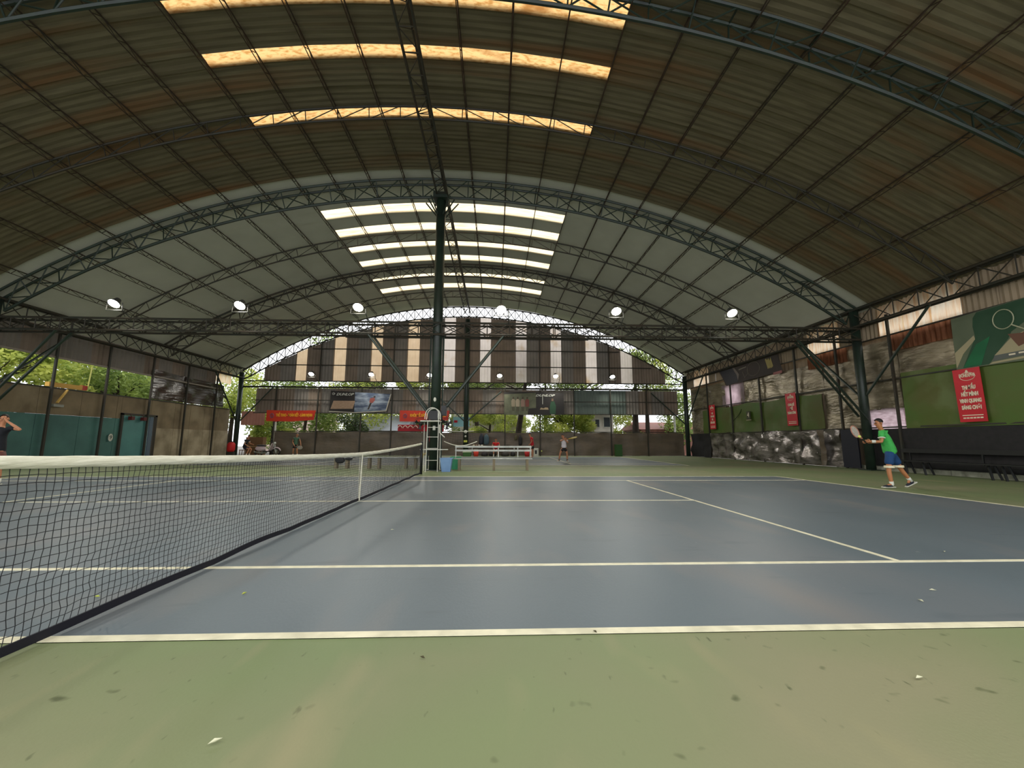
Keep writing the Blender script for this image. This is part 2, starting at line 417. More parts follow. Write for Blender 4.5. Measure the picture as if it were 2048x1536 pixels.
# ------------------------------------------------------------------ purlins (small lattice girders along the hall)
ordw = ['', 'first', 'second', 'third', 'fourth', 'fifth', 'sixth', 'seventh', 'eighth', 'ninth', 'tenth', 'eleventh', 'twelfth']
for k in range(-11, 12):
    if k == 0: continue
    x = 0.04+1.44*k + (0.25 if abs(k) == 11 else 0)*(1 if k > 0 else -1)
    side = 'left' if k < 0 else 'right'
    extra = ('crossing the skylight strips' if abs(k) < 4 else 'along the ends of the skylight strips' if abs(k) == 4 else 'over the solid roof sheets')
    t = thing('roof_purlin', f'thin lattice purlin, {ordw[abs(k)]} to the {side} of the ridge girder', 'purlin', (x, 13, 0), 'lattice purlins under the roof sheets')
    z = zr(x)-0.05; s = (x-XC)/RAD; dep = 0.27; xb = x-s*dep*1.5; zb = z-dep
    build('top_chord', MB().tube([(x, -4, z), (x, 30.2, z)], 0.020, 5), steel_rust, t)
    build('bottom_chord', MB().tube([(xb, -4, zb), (xb, 30.2, zb)], 0.014, 5), steel_rust, t)
    mb = MB(); yy = -4.0; i = 0; pts = []
    while yy < 30.2:
        pts.append((x, yy, z) if i % 2 else (xb, yy, zb)); yy += 0.34; i += 1
    for a, b in zip(pts[:-1], pts[1:]): mb.bar(a, b, 0.016)
    o = build('lacing', mb, steel_rust, t); o['kind'] = 'stuff'

# ridge girder
t = thing('ridge_girder', 'long three-chord lattice ridge girder running over the centre column', 'truss', (0.2, 13.9, 0))
ch = [(0.0, 11.45), (0.44, 11.45), (0.22, 12.15)]
for x, z in ch: build('chord', MB().tube([(x, -4, z), (x, 30, z)], 0.04, 6), steel_dark, t)
y = -4.0; i = 0
while y < 29.6:
    a, b, c = [V((x, y, z)) for x, z in ch]; a2, b2, c2 = [V((x, y+0.7, z)) for x, z in ch]
    strut('rung', a, b, 0.016, steel_dark, t)
    strut('web_strut', a if i % 2 else b, b2 if i % 2 else a2, 0.014, steel_dark, t)
    strut('web_strut', a, c2, 0.014, steel_dark, t); strut('web_strut', b, c2, 0.014, steel_dark, t)
    y += 0.7; i += 1

# side girders
def side_girder(x, label, zt=6.72, zb=5.98):
    t = thing('side_girder', label, 'truss', (x, 13.9, 5.9))
    for z, r in ((zt, 0.05), (zb, 0.045)):
        for dx in (-0.14, 0.14): build('chord', MB().tube([(x+dx, -4, z), (x+dx, 30, z)], r, 6), steel_dark, t)
    y = -4.0
    while y < 29.5:
        strut('web_strut', (x, y, zt), (x, y, zb), 0.02, steel_dark, t)
        strut('web_strut', (x-0.1, y, zb), (x-0.1, y+0.95, zt), 0.02, steel_dark, t)
        strut('web_strut', (x+0.1, y, zt), (x+0.1, y+0.95, zb), 0.02, steel_dark, t)
        y += 0.95
    return t
side_girder(XL, 'dark lattice eaves girder along the open left side')
side_girder(XR, 'dark lattice eaves girder over the right wall and its bright sheets')

# tie beams
def tie_beam(y, z0, z1, label, two=True, n=36):
    t = thing('tie_beam', label, 'truss', (XC, y, z0))
    ys = (y-0.22, y+0.22) if two else (y,)
    for yy in ys:
        build('top_chord', MB().tube([(XL, yy, z1), (XR, yy, z1)], 0.045, 6), steel_dark, t)
        build('bottom_chord', MB().tube([(XL, yy, z0), (XR, yy, z0)], 0.045, 6), steel_dark, t)
    xs = [XL+(XR-XL)*i/n for i in range(n+1)]
    for yy in ys:
        for i in range(n):
            strut('web_strut', (xs[i], yy, z0), (xs[i], yy, z1), 0.02, steel_dark, t)
            strut('web_strut', (xs[i], yy, z0), (xs[i+1], yy, z1), 0.018, steel_dark, t)
            strut('web_strut', (xs[i], yy, z1), (xs[i+1], yy, z0), 0.018, steel_dark, t)
    if two:
        for i in range(0, n, 2): strut('cross_tie', (xs[i], ys[0], z1), (xs[i], ys[1], z1), 0.018, steel_dark, t)
    return t
tie_beam(13.9, 5.40, 5.88, 'long box lattice tie beam between the courts, carrying the big floodlights', True, 38)
tie_beam(29.95, 5.32, 5.76, 'lattice tie beam on the far end wall with greenery showing through', False, 44)
tie_beam(-2.6, 5.40, 5.88, 'lattice tie beam above the camera position', False, 20)

# ------------------------------------------------------------------ columns
def column(x, y, top, r, label, mat, braces):
    t = thing('column', label, 'column', (x, y, 0))
    build('shaft', MB().tube([(x, y, 0.02), (x, y, top)], r, 12), mat, t, smooth=True)
    build('base_plate', MB().box(x-r-0.12, x+r+0.12, y-r-0.12, y+r+0.12, 0, 0.03), mat, t)
    for a, b in braces: strut('brace', a, b, 0.05, mat, t)
    return t
cc = column(0.15, 13.9, 11.5, 0.2, 'tall dark green centre column between the two courts', steel_green,
       [((0.35, 13.75, 2.15), (2.85, 13.7, 5.38)), ((-0.05, 13.75, 2.15), (-2.6, 13.7, 5.38)),
        ((0.25, 14.1, 2.15), (2.75, 14.1, 5.38)), ((0.0, 14.1, 2.15), (-2.5, 14.1, 5.38))])
for dx in (-0.26, 0.26): build('stiffener_pipe', MB().tube([(0.15+dx, 13.9, 0.05), (0.15+dx, 13.9, 5.4)], 0.035, 6), steel_green, cc)
build('capital', MB().box(-0.15, 0.45, 13.55, 14.25, 11.3, 11.55), steel_green, cc)
build('number_plate', MB().box(0.1, 0.2, 13.66, 13.69, 1.55, 1.72), white_paint, cc)
build('small_lamp', MB().ball((0.15, 13.66, 2.75), 0.07, 8, 6, (0.8, 0.6, 1.3)), white_paint, cc)
for s in (-1, 1):
    for k in range(3): strut('knee_strut', (0.15+s*0.1, 13.9+(k-1)*0.2, 10.6), (0.15+s*(0.4+0.15*k), 13.9+(k-1)*0.3, 11.4), 0.03, steel_green, cc)
column(XR, 13.9, 6.75, 0.17, 'green steel column with paired diagonal braces before the right wall', steel_green,
       [((XR-0.1, 13.7, 2.05), (15.15, 13.7, 5.38)), ((XR-0.1, 14.1, 2.2), (15.35, 14.1, 5.38)),
        ((XR, 13.8, 3.0), (XR, 10.85, 5.98)), ((XR, 14.0, 3.0), (XR, 16.95, 5.98))])
column(XL, 13.9, 6.75, 0.17, 'green steel column at the left edge with braces to the tie beam', steel_green,
       [((XL+0.1, 13.7, 2.05), (-14.6, 13.7, 5.38)), ((XL+0.1, 14.1, 2.2), (-14.4, 14.1, 5.38)),
        ((XL, 13.8, 3.0), (XL, 10.85, 5.98)), ((XL, 14.0, 3.0), (XL, 16.95, 5.98))])
column(XL, 29.9, 6.4, 0.17, 'green corner column at the far left end of the hall', steel_green,
       [((XL, 29.7, 2.6), (XL, 26.9, 5.98)), ((XL+0.1, 29.7, 2.4), (-14.6, 29.7, 5.32))])
column(XR, 29.9, 6.4, 0.17, 'green corner column at the far right end beside the hanging drape', steel_green,
       [((XR, 29.7, 2.8), (XR, 26.9, 5.98)), ((XR-0.1, 29.7, 2.4), (15.0, 29.7, 5.0))])
c2 = column(0.25, 29.8, 10.9, 0.19, 'grey-green centre column of the far end wall', steel_green,
       [((0.4, 29.6, 2.7), (3.0, 29.6, 5.0)), ((0.1, 29.6, 2.7), (-2.4, 29.6, 5.0))])
build('yellow_tag', MB().box(0.12, 0.38, 29.57, 29.6, 1.05, 1.2), flat('yellow_tag_paint', (220, 220, 90)), c2)
build('white_bulb', MB().ball((0.25, 29.5, 1.85), 0.13), white_paint, c2)
build('white_bulb', MB().ball((0.25, 29.5, 1.5), 0.08), white_paint, c2)

# ------------------------------------------------------------------ far end wall
wb = struct('wall_back', (0.3, 30.1, 0))
def corr_panel(name, a0, a1, z0, z1l, z1r, mat, parent, axis, pos, pitch=0.24, amp=0.02):
    a0 -= 0.03; a1 += 0.03
    """upright corrugated sheet in the plane axis=pos; top edge may slope"""
    mb = MB(); n = max(2, int(round((a1-a0)/(pitch/2))))
    nz = 1
    for i in range(n+1):
        f = i/n; a = a0+(a1-a0)*f; d = amp if i % 2 else -amp; zt = z1l+(z1r-z1l)*f
        for z in (z0, zt): mb.v.append(V((pos+d, a, z)) if axis == 'x' else V((a, pos+d, z)))
    for i in range(n): mb.f.append((2*i, 2*i+2, 2*i+3, 2*i+1))
    return build(name, mb, mat, parent)
TS = [(-13.24, -12.39), (-10.34, -9.37), (-7.42, -6.52), (-4.55, -3.57), (-1.65, -0.7), (1.24, 2.16), (4.13, 5.06), (6.96, 7.89), (9.85, 10.79), (12.72, 13.71)]
def gable(x): return max(5.9, zbot(x)-0.02)
edges = [-15.6]
for a, b in TS:
    g0 = edges[-1]; k = max(1, int(round((a-g0)/1.0)))
    for i in range(k):
        x0 = g0+(a-g0)*i/k; x1 = g0+(a-g0)*(i+1)/k
        corr_panel('wall_sheet', x0, x1, 5.78, gable(x0), gable(x1), gable_dark if (i+int(a)) % 3 else gable_grey, wb, 'y', 30.1)
    corr_panel('translucent_sheet', a, b, 5.78, gable(a), gable(b), wall_glass_warm if b < -3 else wall_glass_cool, wb, 'y', 30.1)
    edges.append(b)
for i in range(3):
    x0 = 13.71+(16.35-13.71)*i/3; x1 = 13.71+(16.35-13.71)*(i+1)/3
    corr_panel('wall_sheet', x0, x1, 5.78, gable(x0), gable(x1), gable_dark, wb, 'y', 30.1)
for z in (7.06, 8.38, 9.36):
    half = math.sqrt(max(0, RAD**2-(RAD-(11.05-z))**2))-0.3
    build('girt', MB().bar((XC-half, 30.0, z), (XC+half, 30.0, z), 0.07), steel_dark, wb)
for z, x0, x1 in ((5.26, XL, XR), (4.27, -16.4, XR), (3.27, -16.2, XR), (1.86, -14.5, XR)):
    build('girt', MB().bar((x0, 30.0, z), (x1, 30.0, z), 0.06), steel_dark, wb)
for x in (-14.5, -11.29, -7.93, -5.57, -2.63, 3.3, 6.09, 8.79, 11.75, 14.69):
    build('wall_post', MB().bar((x, 29.9, 0), (x, 29.9, 5.3), 0.085), steel_dark, wb)
for x in (-11.3, -5.57, 6.09, 11.75): build('wall_post', MB().bar((x, 29.95, 5.8), (x, 29.95, gable(x)), 0.07), steel_dark, wb)
xs = [-16.6, -15.4, -14.2]
k = 0; x = -14.2
corr_panel('wall_sheet', -16.1, -14.2, 3.3, 5.2, 5.2, gable_dark, wb, 'y', 30.12)
while x < 17.3:
    x1 = min(x+1.05, 17.45)
    mt = gable_green if 8.0 < x < 12.2 else (gable_dark if (int(x*1.3)) % 3 == 0 else gable_grey)
    corr_panel('wall_sheet', x, x1, 3.27, 5.22, 5.22, mt, wb, 'y', 30.12); x = x1; k += 1
corr_panel('pink_sheet', -17.1, -15.4, 2.32, 3.38, 3.38, pink_sheet, wb, 'y', 30.15)

# ------------------------------------------------------------------ right wall
wr = struct('wall_right', (18.2, 13, 0))
def rp_(name, y0, y1, z0, z1, mat, x=18.2, pitch=0.18): corr_panel(name, y0, y1, z0, z1, z1, mat, wr, 'x', x, pitch, 0.018)
segs = [(-4, 10.1, 0), (10.1, 13.15, 1), (13.15, 15.1, 0), (15.1, 17.0, 1), (17.0, 26.7, 0), (26.7, 28.95, 1), (28.95, 30.2, 0)]
for y0, y1, gl in segs:
    k = max(1, int(round((y1-y0)/1.0)))
    for i in range(k):
        a = y0+(y1-y0)*i/k; b = y0+(y1-y0)*(i+1)/k
        rp_('translucent_sheet' if gl else 'wall_sheet', a, b, 5.38, 6.95, side_glass if gl else side_steel)
for y0, y1 in ((10.5, 11.5), (11.5, 12.7), (14.8, 16.0), (16.0, 17.1)): rp_('rusty_sheet', y0, y1, 4.7, 5.4, rust_low)
for y in (-2.0, 1.0, 4.0, 7.0, 12.7, 15.3, 17.9, 20.9, 23.9, 26.9):
    build('wall_post', MB().bar((18.12, y, 0), (18.12, y, 6.2), 0.08), steel_dark, wr)
for z in (5.36, 3.6, 1.72): build('girt', MB().bar((18.16, -4, z), (18.16, 30, z), 0.05), steel_dark, wr)
def backing(y0, y1, z0, z1):
    k = max(1, int(round((y1-y0)/1.2)))
    for i in range(k): corr_panel('backing_sheet', y0+(y1-y0)*i/k, y0+(y1-y0)*(i+1)/k, z0, z1, z1, side_steel, wr, 'x', 18.48, 0.3)
backing(-4, 11.6, 0, 5.5); backing(11.6, 14.15, 2.45, 4.8); backing(11.6, 14.15, 0, 1.66); backing(14.15, 23.1, 0, 4.8); backing(11.6, 17.2, 4.7, 5.5)
backing(23.1, 24.7, 0, 3.68); backing(23.1, 24.7, 4.86, 5.5); backing(24.7, 30.1, 0, 5.5); backing(17.0, 23.1, 4.7, 5.5)
kb = 0
y = 4.0
while y < 15.2:
    build('kerb_block', MB().box(18.2, 18.45, y, y+1.18, 0, 0.17+0.01*(kb % 2)), kerb_mat, wr); y += 1.2; kb += 1

def sheet(name, label, cat, axis, pos, a0, a1, z0, z1, mat, amp=0.05, fr=1.2, res=0.25, seed=0, group=None, top=None, bot=None, parent=None, two=0.012):
    """hanging cloth or plastic with folds, thin but with two faces"""
    mb = MB(); na = max(2, int((a1-a0)/res)); nz = max(2, int((z1-z0)/res))
    for side in (0, 1):
        for j in range(nz+1):
            for i in range(na+1):
                fa = i/na; fz = j/nz; a = a0+(a1-a0)*fa
                zb = z0+(bot(a) if bot else 0); zt = z1+(top(a) if top else 0)
                z = zb+(zt-zb)*fz
                d = amp*noise.noise(V((a*fr+seed, z*fr*1.6, seed*1.7)))*1.6 + amp*0.5*noise.noise(V((a*fr*3+seed, z*fr*2, 5)))
                d += side*two
                mb.v.append(V((pos+d, a, z)) if axis == 'x' else V((a, pos+d, z)))
    N = (na+1)*(nz+1)
    for sd in (0, 1):
        for j in range(nz):
            for i in range(na):
                q = sd*N+j*(na+1)+i; f = (q, q+1, q+na+2, q+na+1)
                mb.f.append(f if sd else tuple(reversed(f)))
    o = build(name, mb, mat, parent, smooth=True)
    if label: tag(o, label, cat, group)
    return o
sag = lambda k, w, ph=0: (lambda a: -abs(math.sin((a+ph)/w*PI))*k)
SH = 'sheet'
sheet('plastic_sheet', 'grey plastic sheet between right column and first long bench, with bright see-through tear', 'plastic sheet', 'x', 18.28, 12.6, 16.3, 2.45, 5.2, tarp_silver, 0.05, 1.3, 0.2, 1)
sheet('plastic_sheet', 'wide wrinkled silver plastic sheet below the dark racket banner on the right wall', 'plastic sheet', 'x', 18.26, 16.35, 23.0, 3.45, 4.95, tarp_silver, 0.06, 1.2, 0.2, 2)
sheet('plastic_sheet', 'wrinkled silver plastic sheet at the far end of the right wall', 'plastic sheet', 'x', 18.26, 24.75, 29.6, 1.75, 5.2, tarp_silver, 0.06, 1.1, 0.22, 3)
sheet('plastic_sheet', 'pale pinkish plastic sheet glowing between posts high on the right wall', 'plastic sheet', 'x', 18.24, 22.6, 25.1, 3.55, 4.95, M('pale_pink_plastic', (236, 222, 226), (204, 188, 192), scale=2, rough=0.4, trans=0.75), 0.04, 1.5, 0.2, 4)
sheet('plastic_sheet', 'dark grey plastic sheet above the green tarpaulin right of the column brace', 'plastic sheet', 'x', 18.30, 8.0, 12.6, 3.7, 5.3, tarp_silver, 0.05, 1.2, 0.2, 14)
sheet('plastic_sheet', 'grey plastic sheet hanging left of the green column on the right wall', 'plastic sheet', 'x', 18.30, 14.15, 16.4, 1.7, 3.7, tarp_silver, 0.05, 1.2, 0.2, 5)
sheet('tarpaulin', 'long olive green tarpaulin carrying two small red banners', 'tarpaulin', 'x', 18.18, 16.4, 27.85, 1.78, 3.55, tarp_green, 0.04, 0.7, 0.25, 6, top=sag(0.12, 3.7), bot=sag(0.12, 4.1))
sheet('tarpaulin', 'olive green tarpaulin carrying the largest red banner at the right edge', 'tarpaulin', 'x', 18.16, 5.5, 12.45, 1.66, 3.78, tarp_green, 0.04, 0.7, 0.25, 7)
sheet('tarpaulin', 'long crumpled silver tarpaulin skirting the foot of the right wall', 'tarpaulin', 'x', 18.08, 15.4, 26.6, 0.02, 1.76, tarp_lowsilver, 0.14, 1.3, 0.14, 8, bot=lambda a: abs(noise.noise(V((a*1.5, 0, 3))))*0.15, top=sag(0.1, 3.3))
sheet('tarpaulin', 'black tarpaulin in the far right corner beside the corner column', 'tarpaulin', 'x', 18.02, 26.6, 29.6, 0.02, 1.74, mesh_black, 0.1, 1.2, 0.2, 9)
sheet('shade_cloth', 'black shade cloth behind the dark bench on the right', 'shade cloth', 'x', 18.14, 4.0, 14.2, 0.19, 1.66, mesh_black, 0.03, 1.0, 0.25, 10)
sheet('floor_mat', 'dark navy mat standing upright left of the green column', 'mat', 'x', 18.0, 14.5, 15.35, 0.04, 1.68, navy_mat, 0.01, 1, 0.3, 11, two=0.05)
sheet('dark_strip', 'narrow dark strip in front of the crumpled silver tarpaulin', 'cloth', 'x', 17.9, 16.15, 16.5, 0.04, 1.7, tarp_brown, 0.1, 1.5, 0.12, 12)  # narrow wavy dark strip set just before the silver tarpaulin
# glowing tear: thin translucent plastic where daylight comes through
sheet('plastic_sheet', 'pale torn plastic sheet bright with daylight behind the green-shirted player', 'plastic sheet', 'x', 18.3, 12.5, 14.3, 1.6, 2.5, M('pale_plastic_film', (240, 228, 232), (206, 190, 194), scale=3, rough=0.4, trans=0.8, stretch=(1, 1, 4)), 0.03, 1.5, 0.2, 13)
sheet('plastic_sheet', 'small pale plastic sheet bright with daylight left of the largest red banner', 'plastic sheet', 'x', 18.24, 11.5, 12.6, 1.6, 2.4, MATS['pale_plastic_film'], 0.03, 1.5, 0.2, 15)

# ------------------------------------------------------------------ left wall
wl = struct('wall_left', (-18, 20, 0))
def lw(name, y0, y1, z0, z1, mat, x=-18.0, t=0.15): build(name, MB().box(x-t, x, y0, y1, z0, z1), mat, wl)
y = 3.0; i = 0
while y < 23.3:
    y1 = min(y+1.95, 23.3)
    if y1 > 20.8 and y < 20.8: y1 = 20.84
    if y >= 20.7: lw('cement_panel', y+0.01, y1-0.01, 2.62, 3.55, wall_brown)
    else:
        lw('painted_panel', y+0.01, y1-0.01, 0, 2.3, wall_teal); lw('cement_panel', y+0.01, y1-0.01, 2.31, 3.55+(0.42 if 15.9 < (y+y1)/2 < 17.6 else 0), wall_brown)
    y = y1; i += 1
y = 23.3
while y < 30.1:
    y1 = min(y+1.35, 30.1)
    lw('plaster_panel', y+0.01, y1-0.01, 0, 1.86, wall_grey); lw('cement_panel', y+0.01, y1-0.01, 1.85, 3.52, wall_brown, x=-18.02); y = y1
lw('coping', 3, 30, 3.5, 3.56, steel_dark, x=-17.97, t=0.1)
for y in (3.0, 5.8, 8.6, 11.4, 14.2, 17.0, 19.6, 22.42, 25.24, 28.1): build('wall_post', MB().bar((-17.85, y, 0), (-17.85, y, 6.1), 0.085), steel_dark, wl)
build('girt', MB().bar((-17.9, 3, 5.0), (-17.9, 28.3, 4.9), 0.08), M('pale_eaves_trim', (150, 140, 128), rough=0.7), wl)
y = 3.0
while y < 28.1:
    y1 = min(y+1.05, 28.15); corr_panel('wall_sheet', y, y1, 5.0, 6.3, 6.3, gable_grey if int(y) % 3 else gable_dark, wl, 'x', -18.05); y = y1
corr_panel('translucent_sheet', 28.2, 29.9, 5.45, 6.6, 6.5, side_glass, wl, 'x', -18.05)
d1 = struct('door_1', (-17.95, 22, 0))
build('door_leaf', MB().box(-17.99, -17.94, 20.95, 22.65, 0.02, 2.5), door_teal, d1)
build('door_leaf', MB().box(-17.98, -17.92, 22.7, 22.95, 0.02, 2.5), frame_blue, d1)
build('door_frame', MB().box(-18.0, -17.9, 20.82, 20.94, 0, 2.6).box(-18.0, -17.9, 23.05, 23.2, 0, 2.6).box(-18.0, -17.9, 20.82, 23.2, 2.52, 2.62), steel_dark, d1)
sheet('tarpaulin', 'dark glossy tarpaulin hung below the eaves of the left side', 'tarpaulin', 'x', -17.95, 22.55, 29.1, 3.58, 5.35, M('glossy_dark_plastic', (72, 62, 54), (56, 48, 42), scale=1, rough=0.25, bump=0.9, bscale=2.5, stretch=(1, 0.5, 3), spec=0.8), 0.09, 1.2, 0.18, 21, top=lambda a: -(a-22.5)*0.02)
o = build('number_sign', MB().lathe([(0.0, -0.01), (1, -0.01), (1, 0.01), (0, 0.01)], n=20), white_paint)
o.data.transform(Matrix.Rotation(PI/2, 4, 'Y') @ Matrix.Diagonal((0.2, 0.13, 1, 1))); o.location = (-17.94, 20.33, 1.27)
tag(o, 'small oval white number sign on the teal wall left of the door', 'sign')
text('number', '9', 0.3, (-17.915, 20.33, 1.27), M('dark_print', (40, 60, 50)), o, 'left')
for i, y in enumerate((21.3, 22.1)):
    mb = MB().box(-17.9, -17.7, y-0.1, y+0.1, 2.25, 2.45).bar((-17.8, y, 2.45), (-17.95, y, 2.6), 0.02)
    tag(build('door_lamp', mb, flat('dark_red_paint', (88, 30, 26))), f'{("first", "second")[i]} small dark red lantern above the teal door, from the left', 'lamp')
aw = thing('awning', 'yellow wooden awning board with a red end on top of the left wall', 'awning', (-18.1, 18, 3.6))
build('board', MB().box(-18.4, -18.2, 17.2, 18.75, 3.62, 3.82), flat('yellow_board_paint', (226, 176, 84)), aw)
build('board_end', MB().box(-18.4, -18.2, 18.75, 19.0, 3.62, 3.85), flat('red_end_paint', (196, 70, 56)), aw)
build('pole', MB().bar((-18.2, 19.0, 3.6), (-18.4, 19.3, 4.9), 0.05), flat('pole_yellow', (200, 200, 110)), aw)
lp = thing('wall_lamp', 'yellow strip light hanging on the brown wall at the left', 'lamp', (-17.9, 17.4, 2.7))
build('strip', MB().bar((-17.9, 17.75, 3.5), (-17.88, 17.35, 2.85), 0.09, 0.05), flat('yellow_strip', (224, 182, 96)), lp)
build('fitting', MB().box(-17.98, -17.85, 17.2, 17.65, 2.66, 2.78), flat('grey_fitting', (150, 150, 140)), lp)

# ------------------------------------------------------------------ far curtain
for i, (x0, x1, w) in enumerate(((-14.45, -8.1, ''), (-8.1, -2.7, 'under the tilted blue photo banner'), (-2.7, 3.4, 'behind the far table with bags'),
                              (3.4, 9.0, 'behind the white-shirted player'), (9.0, 17.6, 'nearest the far right corner'))):
    w = w if i else 'behind the man in the green vest'
    sheet('tarpaulin', 'brown-grey tarpaulin on the far wall, '+w, 'tarpaulin', 'y', 29.98, x0, x1, 0.02, 1.84, tarp_brown, 0.06, 0.9, 0.22, 30+i, top=sag(0.06, 2.8))

# ------------------------------------------------------------------ banners
def vinyl(name, label, axis, pos, pts, mat, cat='banner', group=None):
    """banner as a thin board with the given outline; returned object is the thing"""
    mb = MB(); n = len(pts)
    P = (lambda a, z, d: (pos+d, a, z)) if axis == 'x' else (lambda a, z, d: (a, pos+d, z))
    mb.add([P(a, z, 0) for a, z in pts]+[P(a, z, 0.012) for a, z in pts],
           [tuple(range(n)), tuple(reversed(range(n, 2*n)))]+[(i, (i+1) % n, n+(i+1) % n, n+i) for i in range(n)])
    return tag(build(name, mb, mat), label, cat, group)
# right wall, hanging red banners
def red_banner(label, y0, y1, z0, z1, lines, x):
    b = vinyl('banner', label, 'x', x, [(y0, z0), (y1, z0), (y1+0.03, z1), (y0+0.02, z1)], red_cloth, group=None)
    yc = (y0+y1)/2; w = abs(y1-y0); h = z1-z0; e = x-0.006
    text('lettering', 'DONEXPHA', 0.16, (e, yc, z1-h*0.13), white_print, b, 'right', width=w*0.6, bold=0.004)
    mb = MB().tube([(e, yc+math.cos(t*PI/10)*w*0.28, z1-h*0.15+math.sin(t*PI/10)*h*0.075) for t in range(20)], 0.008, 4, closed=True)
    build('ring_emblem', mb, white_print, b)
    poly('crown_emblem', [(yc-0.05, z1-h*0.085), (yc+0.05, z1-h*0.085), (yc+0.02, z1-h*0.03), (yc-0.02, z1-h*0.03)], -0.006, white_print, b, 'x', x)
    for k, (s, ww) in enumerate(lines):
        text('lettering', s, 0.17, (e, yc, z1-h*(0.36+0.125*k)), white_print, b, 'right', width=w*ww, bold=0.009)
    build('rule', MB().box(e-0.002, e+0.002, yc-w*0.38, yc+w*0.38, z0+h*0.115, z0+h*0.13), white_print, b)
    for k in range(6): build('small_print', MB().box(e-0.002, e+0.002, yc+w*(0.36-0.125*k)-w*0.1, yc+w*(0.36-0.125*k), z0+h*0.06, z0+h*0.085), white_print, b)
    return b
LN = [('THI ĐẤU', 0.5), ('HẾT MÌNH', 0.62), ('VINH QUANG', 0.8), ('SÁNG CHÓI', 0.72)]
red_banner('largest red hanging banner with white lettering, below the green and white photo banner', 9.78, 10.56, 1.80, 3.55, LN, 18.06)
red_banner('middle-sized red hanging banner on the green tarpaulin left of the green column', 17.93, 18.68, 1.98, 3.68, [('CHIA SẺ', 0.6), ('ĐỂ', 0.3), ('THÀNH CÔNG', 0.8)], 18.04)
red_banner('smallest red hanging banner, at the far end of the green tarpaulin', 25.83, 26.6, 2.03, 3.75, [('VÌ', 0.3), ('ĐAM MÊ', 0.6), ('VÀ', 0.3), ('SỨC KHỎE', 0.72)], 18.04)

# big green and cream photo banner
b = vinyl('banner', 'big green and cream banner with a racket above the largest red banner', 'x', 18.08, [(10.46, 3.56), (6.6, 3.5), (6.6, 5.42), (10.42, 5.3)], M('sage_print', (96, 104, 82), (86, 96, 74), scale=1), 'banner')
def pp(n, pts, c, t): poly(n, pts, -t, c, b, 'x', 18.08)
pp('dark_green_shape', [(9.78,5.15),(9.66,5.31),(9.37,5.32),(8.42,5.35),(6.62,5.40),(6.62,4.4),(8.51,4.67),(8.86,4.45),(8.96,4.26),(9.29,3.89),(9.53,3.58),(10.26,3.58),(9.86,4.37),(9.79,4.51),(9.82,4.87)], M('dark_green_print', (30, 66, 42), (40, 72, 50), scale=1.5), 0.004)
pp('bright_green_shape', [(9.8,4.28),(9.5,4.4),(9.4,4.45),(9.74,3.6),(10.24,3.6)], M('bright_green_print', (20, 112, 66), (16, 90, 54), scale=1), 0.007)
pp('cream_shape', [(10.44,4.12),(9.83,4.58),(9.8,4.45),(10.2,4.04),(10.44,3.6)], M('cream_print', (160, 150, 118)), 0.007)
pp('cream_shape', [(9.36,3.82),(8.88,4.28),(8.54,4.4),(6.62,4.6),(6.62,3.9),(8.62,3.84)], M('cream_print', (160, 150, 118)), 0.007)
pp('cream_strip', [(9.54,3.57),(9.43,3.63),(6.62,3.75),(6.62,3.66)], M('cream_print', (160, 150, 118)), 0.007)
pp('grey_strip', [(9.43,3.66),(9.36,3.82),(6.62,3.93),(6.62,3.78)], flat('grey_print', (84, 88, 84)), 0.006)
for k in range(9): build('small_print', MB().box(18.064, 18.07, 9.0-0.24*k-0.16, 9.0-0.24*k, 3.745+0.012*k, 3.79+0.012*k), white_print, b)
mb = MB().tube([(18.066, 9.0+0.26*math.cos(t*PI/12), 4.88+0.3*math.sin(t*PI/12)) for t in range(24)], 0.014, 5, closed=True)
mb.tube([(18.066, 8.82, 4.66), (18.066, 8.5, 4.42), (18.066, 8.2, 4.2)], 0.02, 5)
build('printed_racket', mb, flat('racket_print', (170, 170, 140)), b)
pp('brown_shape', [(8.95,4.40),(8.74,3.97),(8.6,4.02),(8.45,4.3),(8.2,4.5),(8.3,4.6),(8.6,4.35)], flat('brown_print', (98, 62, 42)), 0.009)
# dark racket banner
b = vinyl('banner', 'long dark banner with a racket ring and yellow shape, high on the right wall', 'x', 18.06, [(25.1, 6.1), (24.2, 4.86), (18.75, 4.95), (19.08, 6.1)], M('dark_brown_print', (62, 50, 44), (50, 42, 38), scale=1.0), 'banner')
pp2 = lambda n, pts, c, t: poly(n, pts, -t, c, b, 'x', 18.06)
pp2('pale_edge', [(25.1,6.1),(25.05,5.98),(19.0,6.0),(19.05,6.1)], flat('pale_print', (112, 100, 92)), 0.004)
pp2('blue_black_shape', [(24.9,5.95),(24.1,4.9),(22.9,4.95),(22.7,5.4),(23.4,5.92)], flat('navy_print', (34, 32, 42)), 0.006)
pp2('pale_stroke', [(23.4,5.95),(23.15,5.9),(22.7,5.4),(22.85,5.05),(22.95,5.4)], flat('pale_print', (150, 146, 140)), 0.008)
mb = MB().tube([(18.048, 21.2+0.6*math.cos(t*PI/12), 5.5+0.42*math.sin(t*PI/12)) for t in range(24)], 0.016, 5, closed=True)
mb.tube([(18.048, 21.75, 5.3), (18.048, 22.1, 5.1), (18.048, 22.3, 5.5)], 0.018, 5)
build('printed_racket', mb, flat('ring_print', (112, 106, 92)), b)
for k in range(3): pp2('yellow_shape', [(20.1-0.18*k,5.85-0.1*k),(19.98-0.18*k,5.88),(19.75-0.15*k,5.35),(19.9-0.15*k,5.25)], flat('ochre_print', (158, 142, 78)), 0.006)
pp2('pale_script_mark', [(22.7, 5.66), (21.9, 5.72), (21.9, 5.78), (22.7, 5.74)], flat('ring_print', (112, 106, 92)), 0.006)
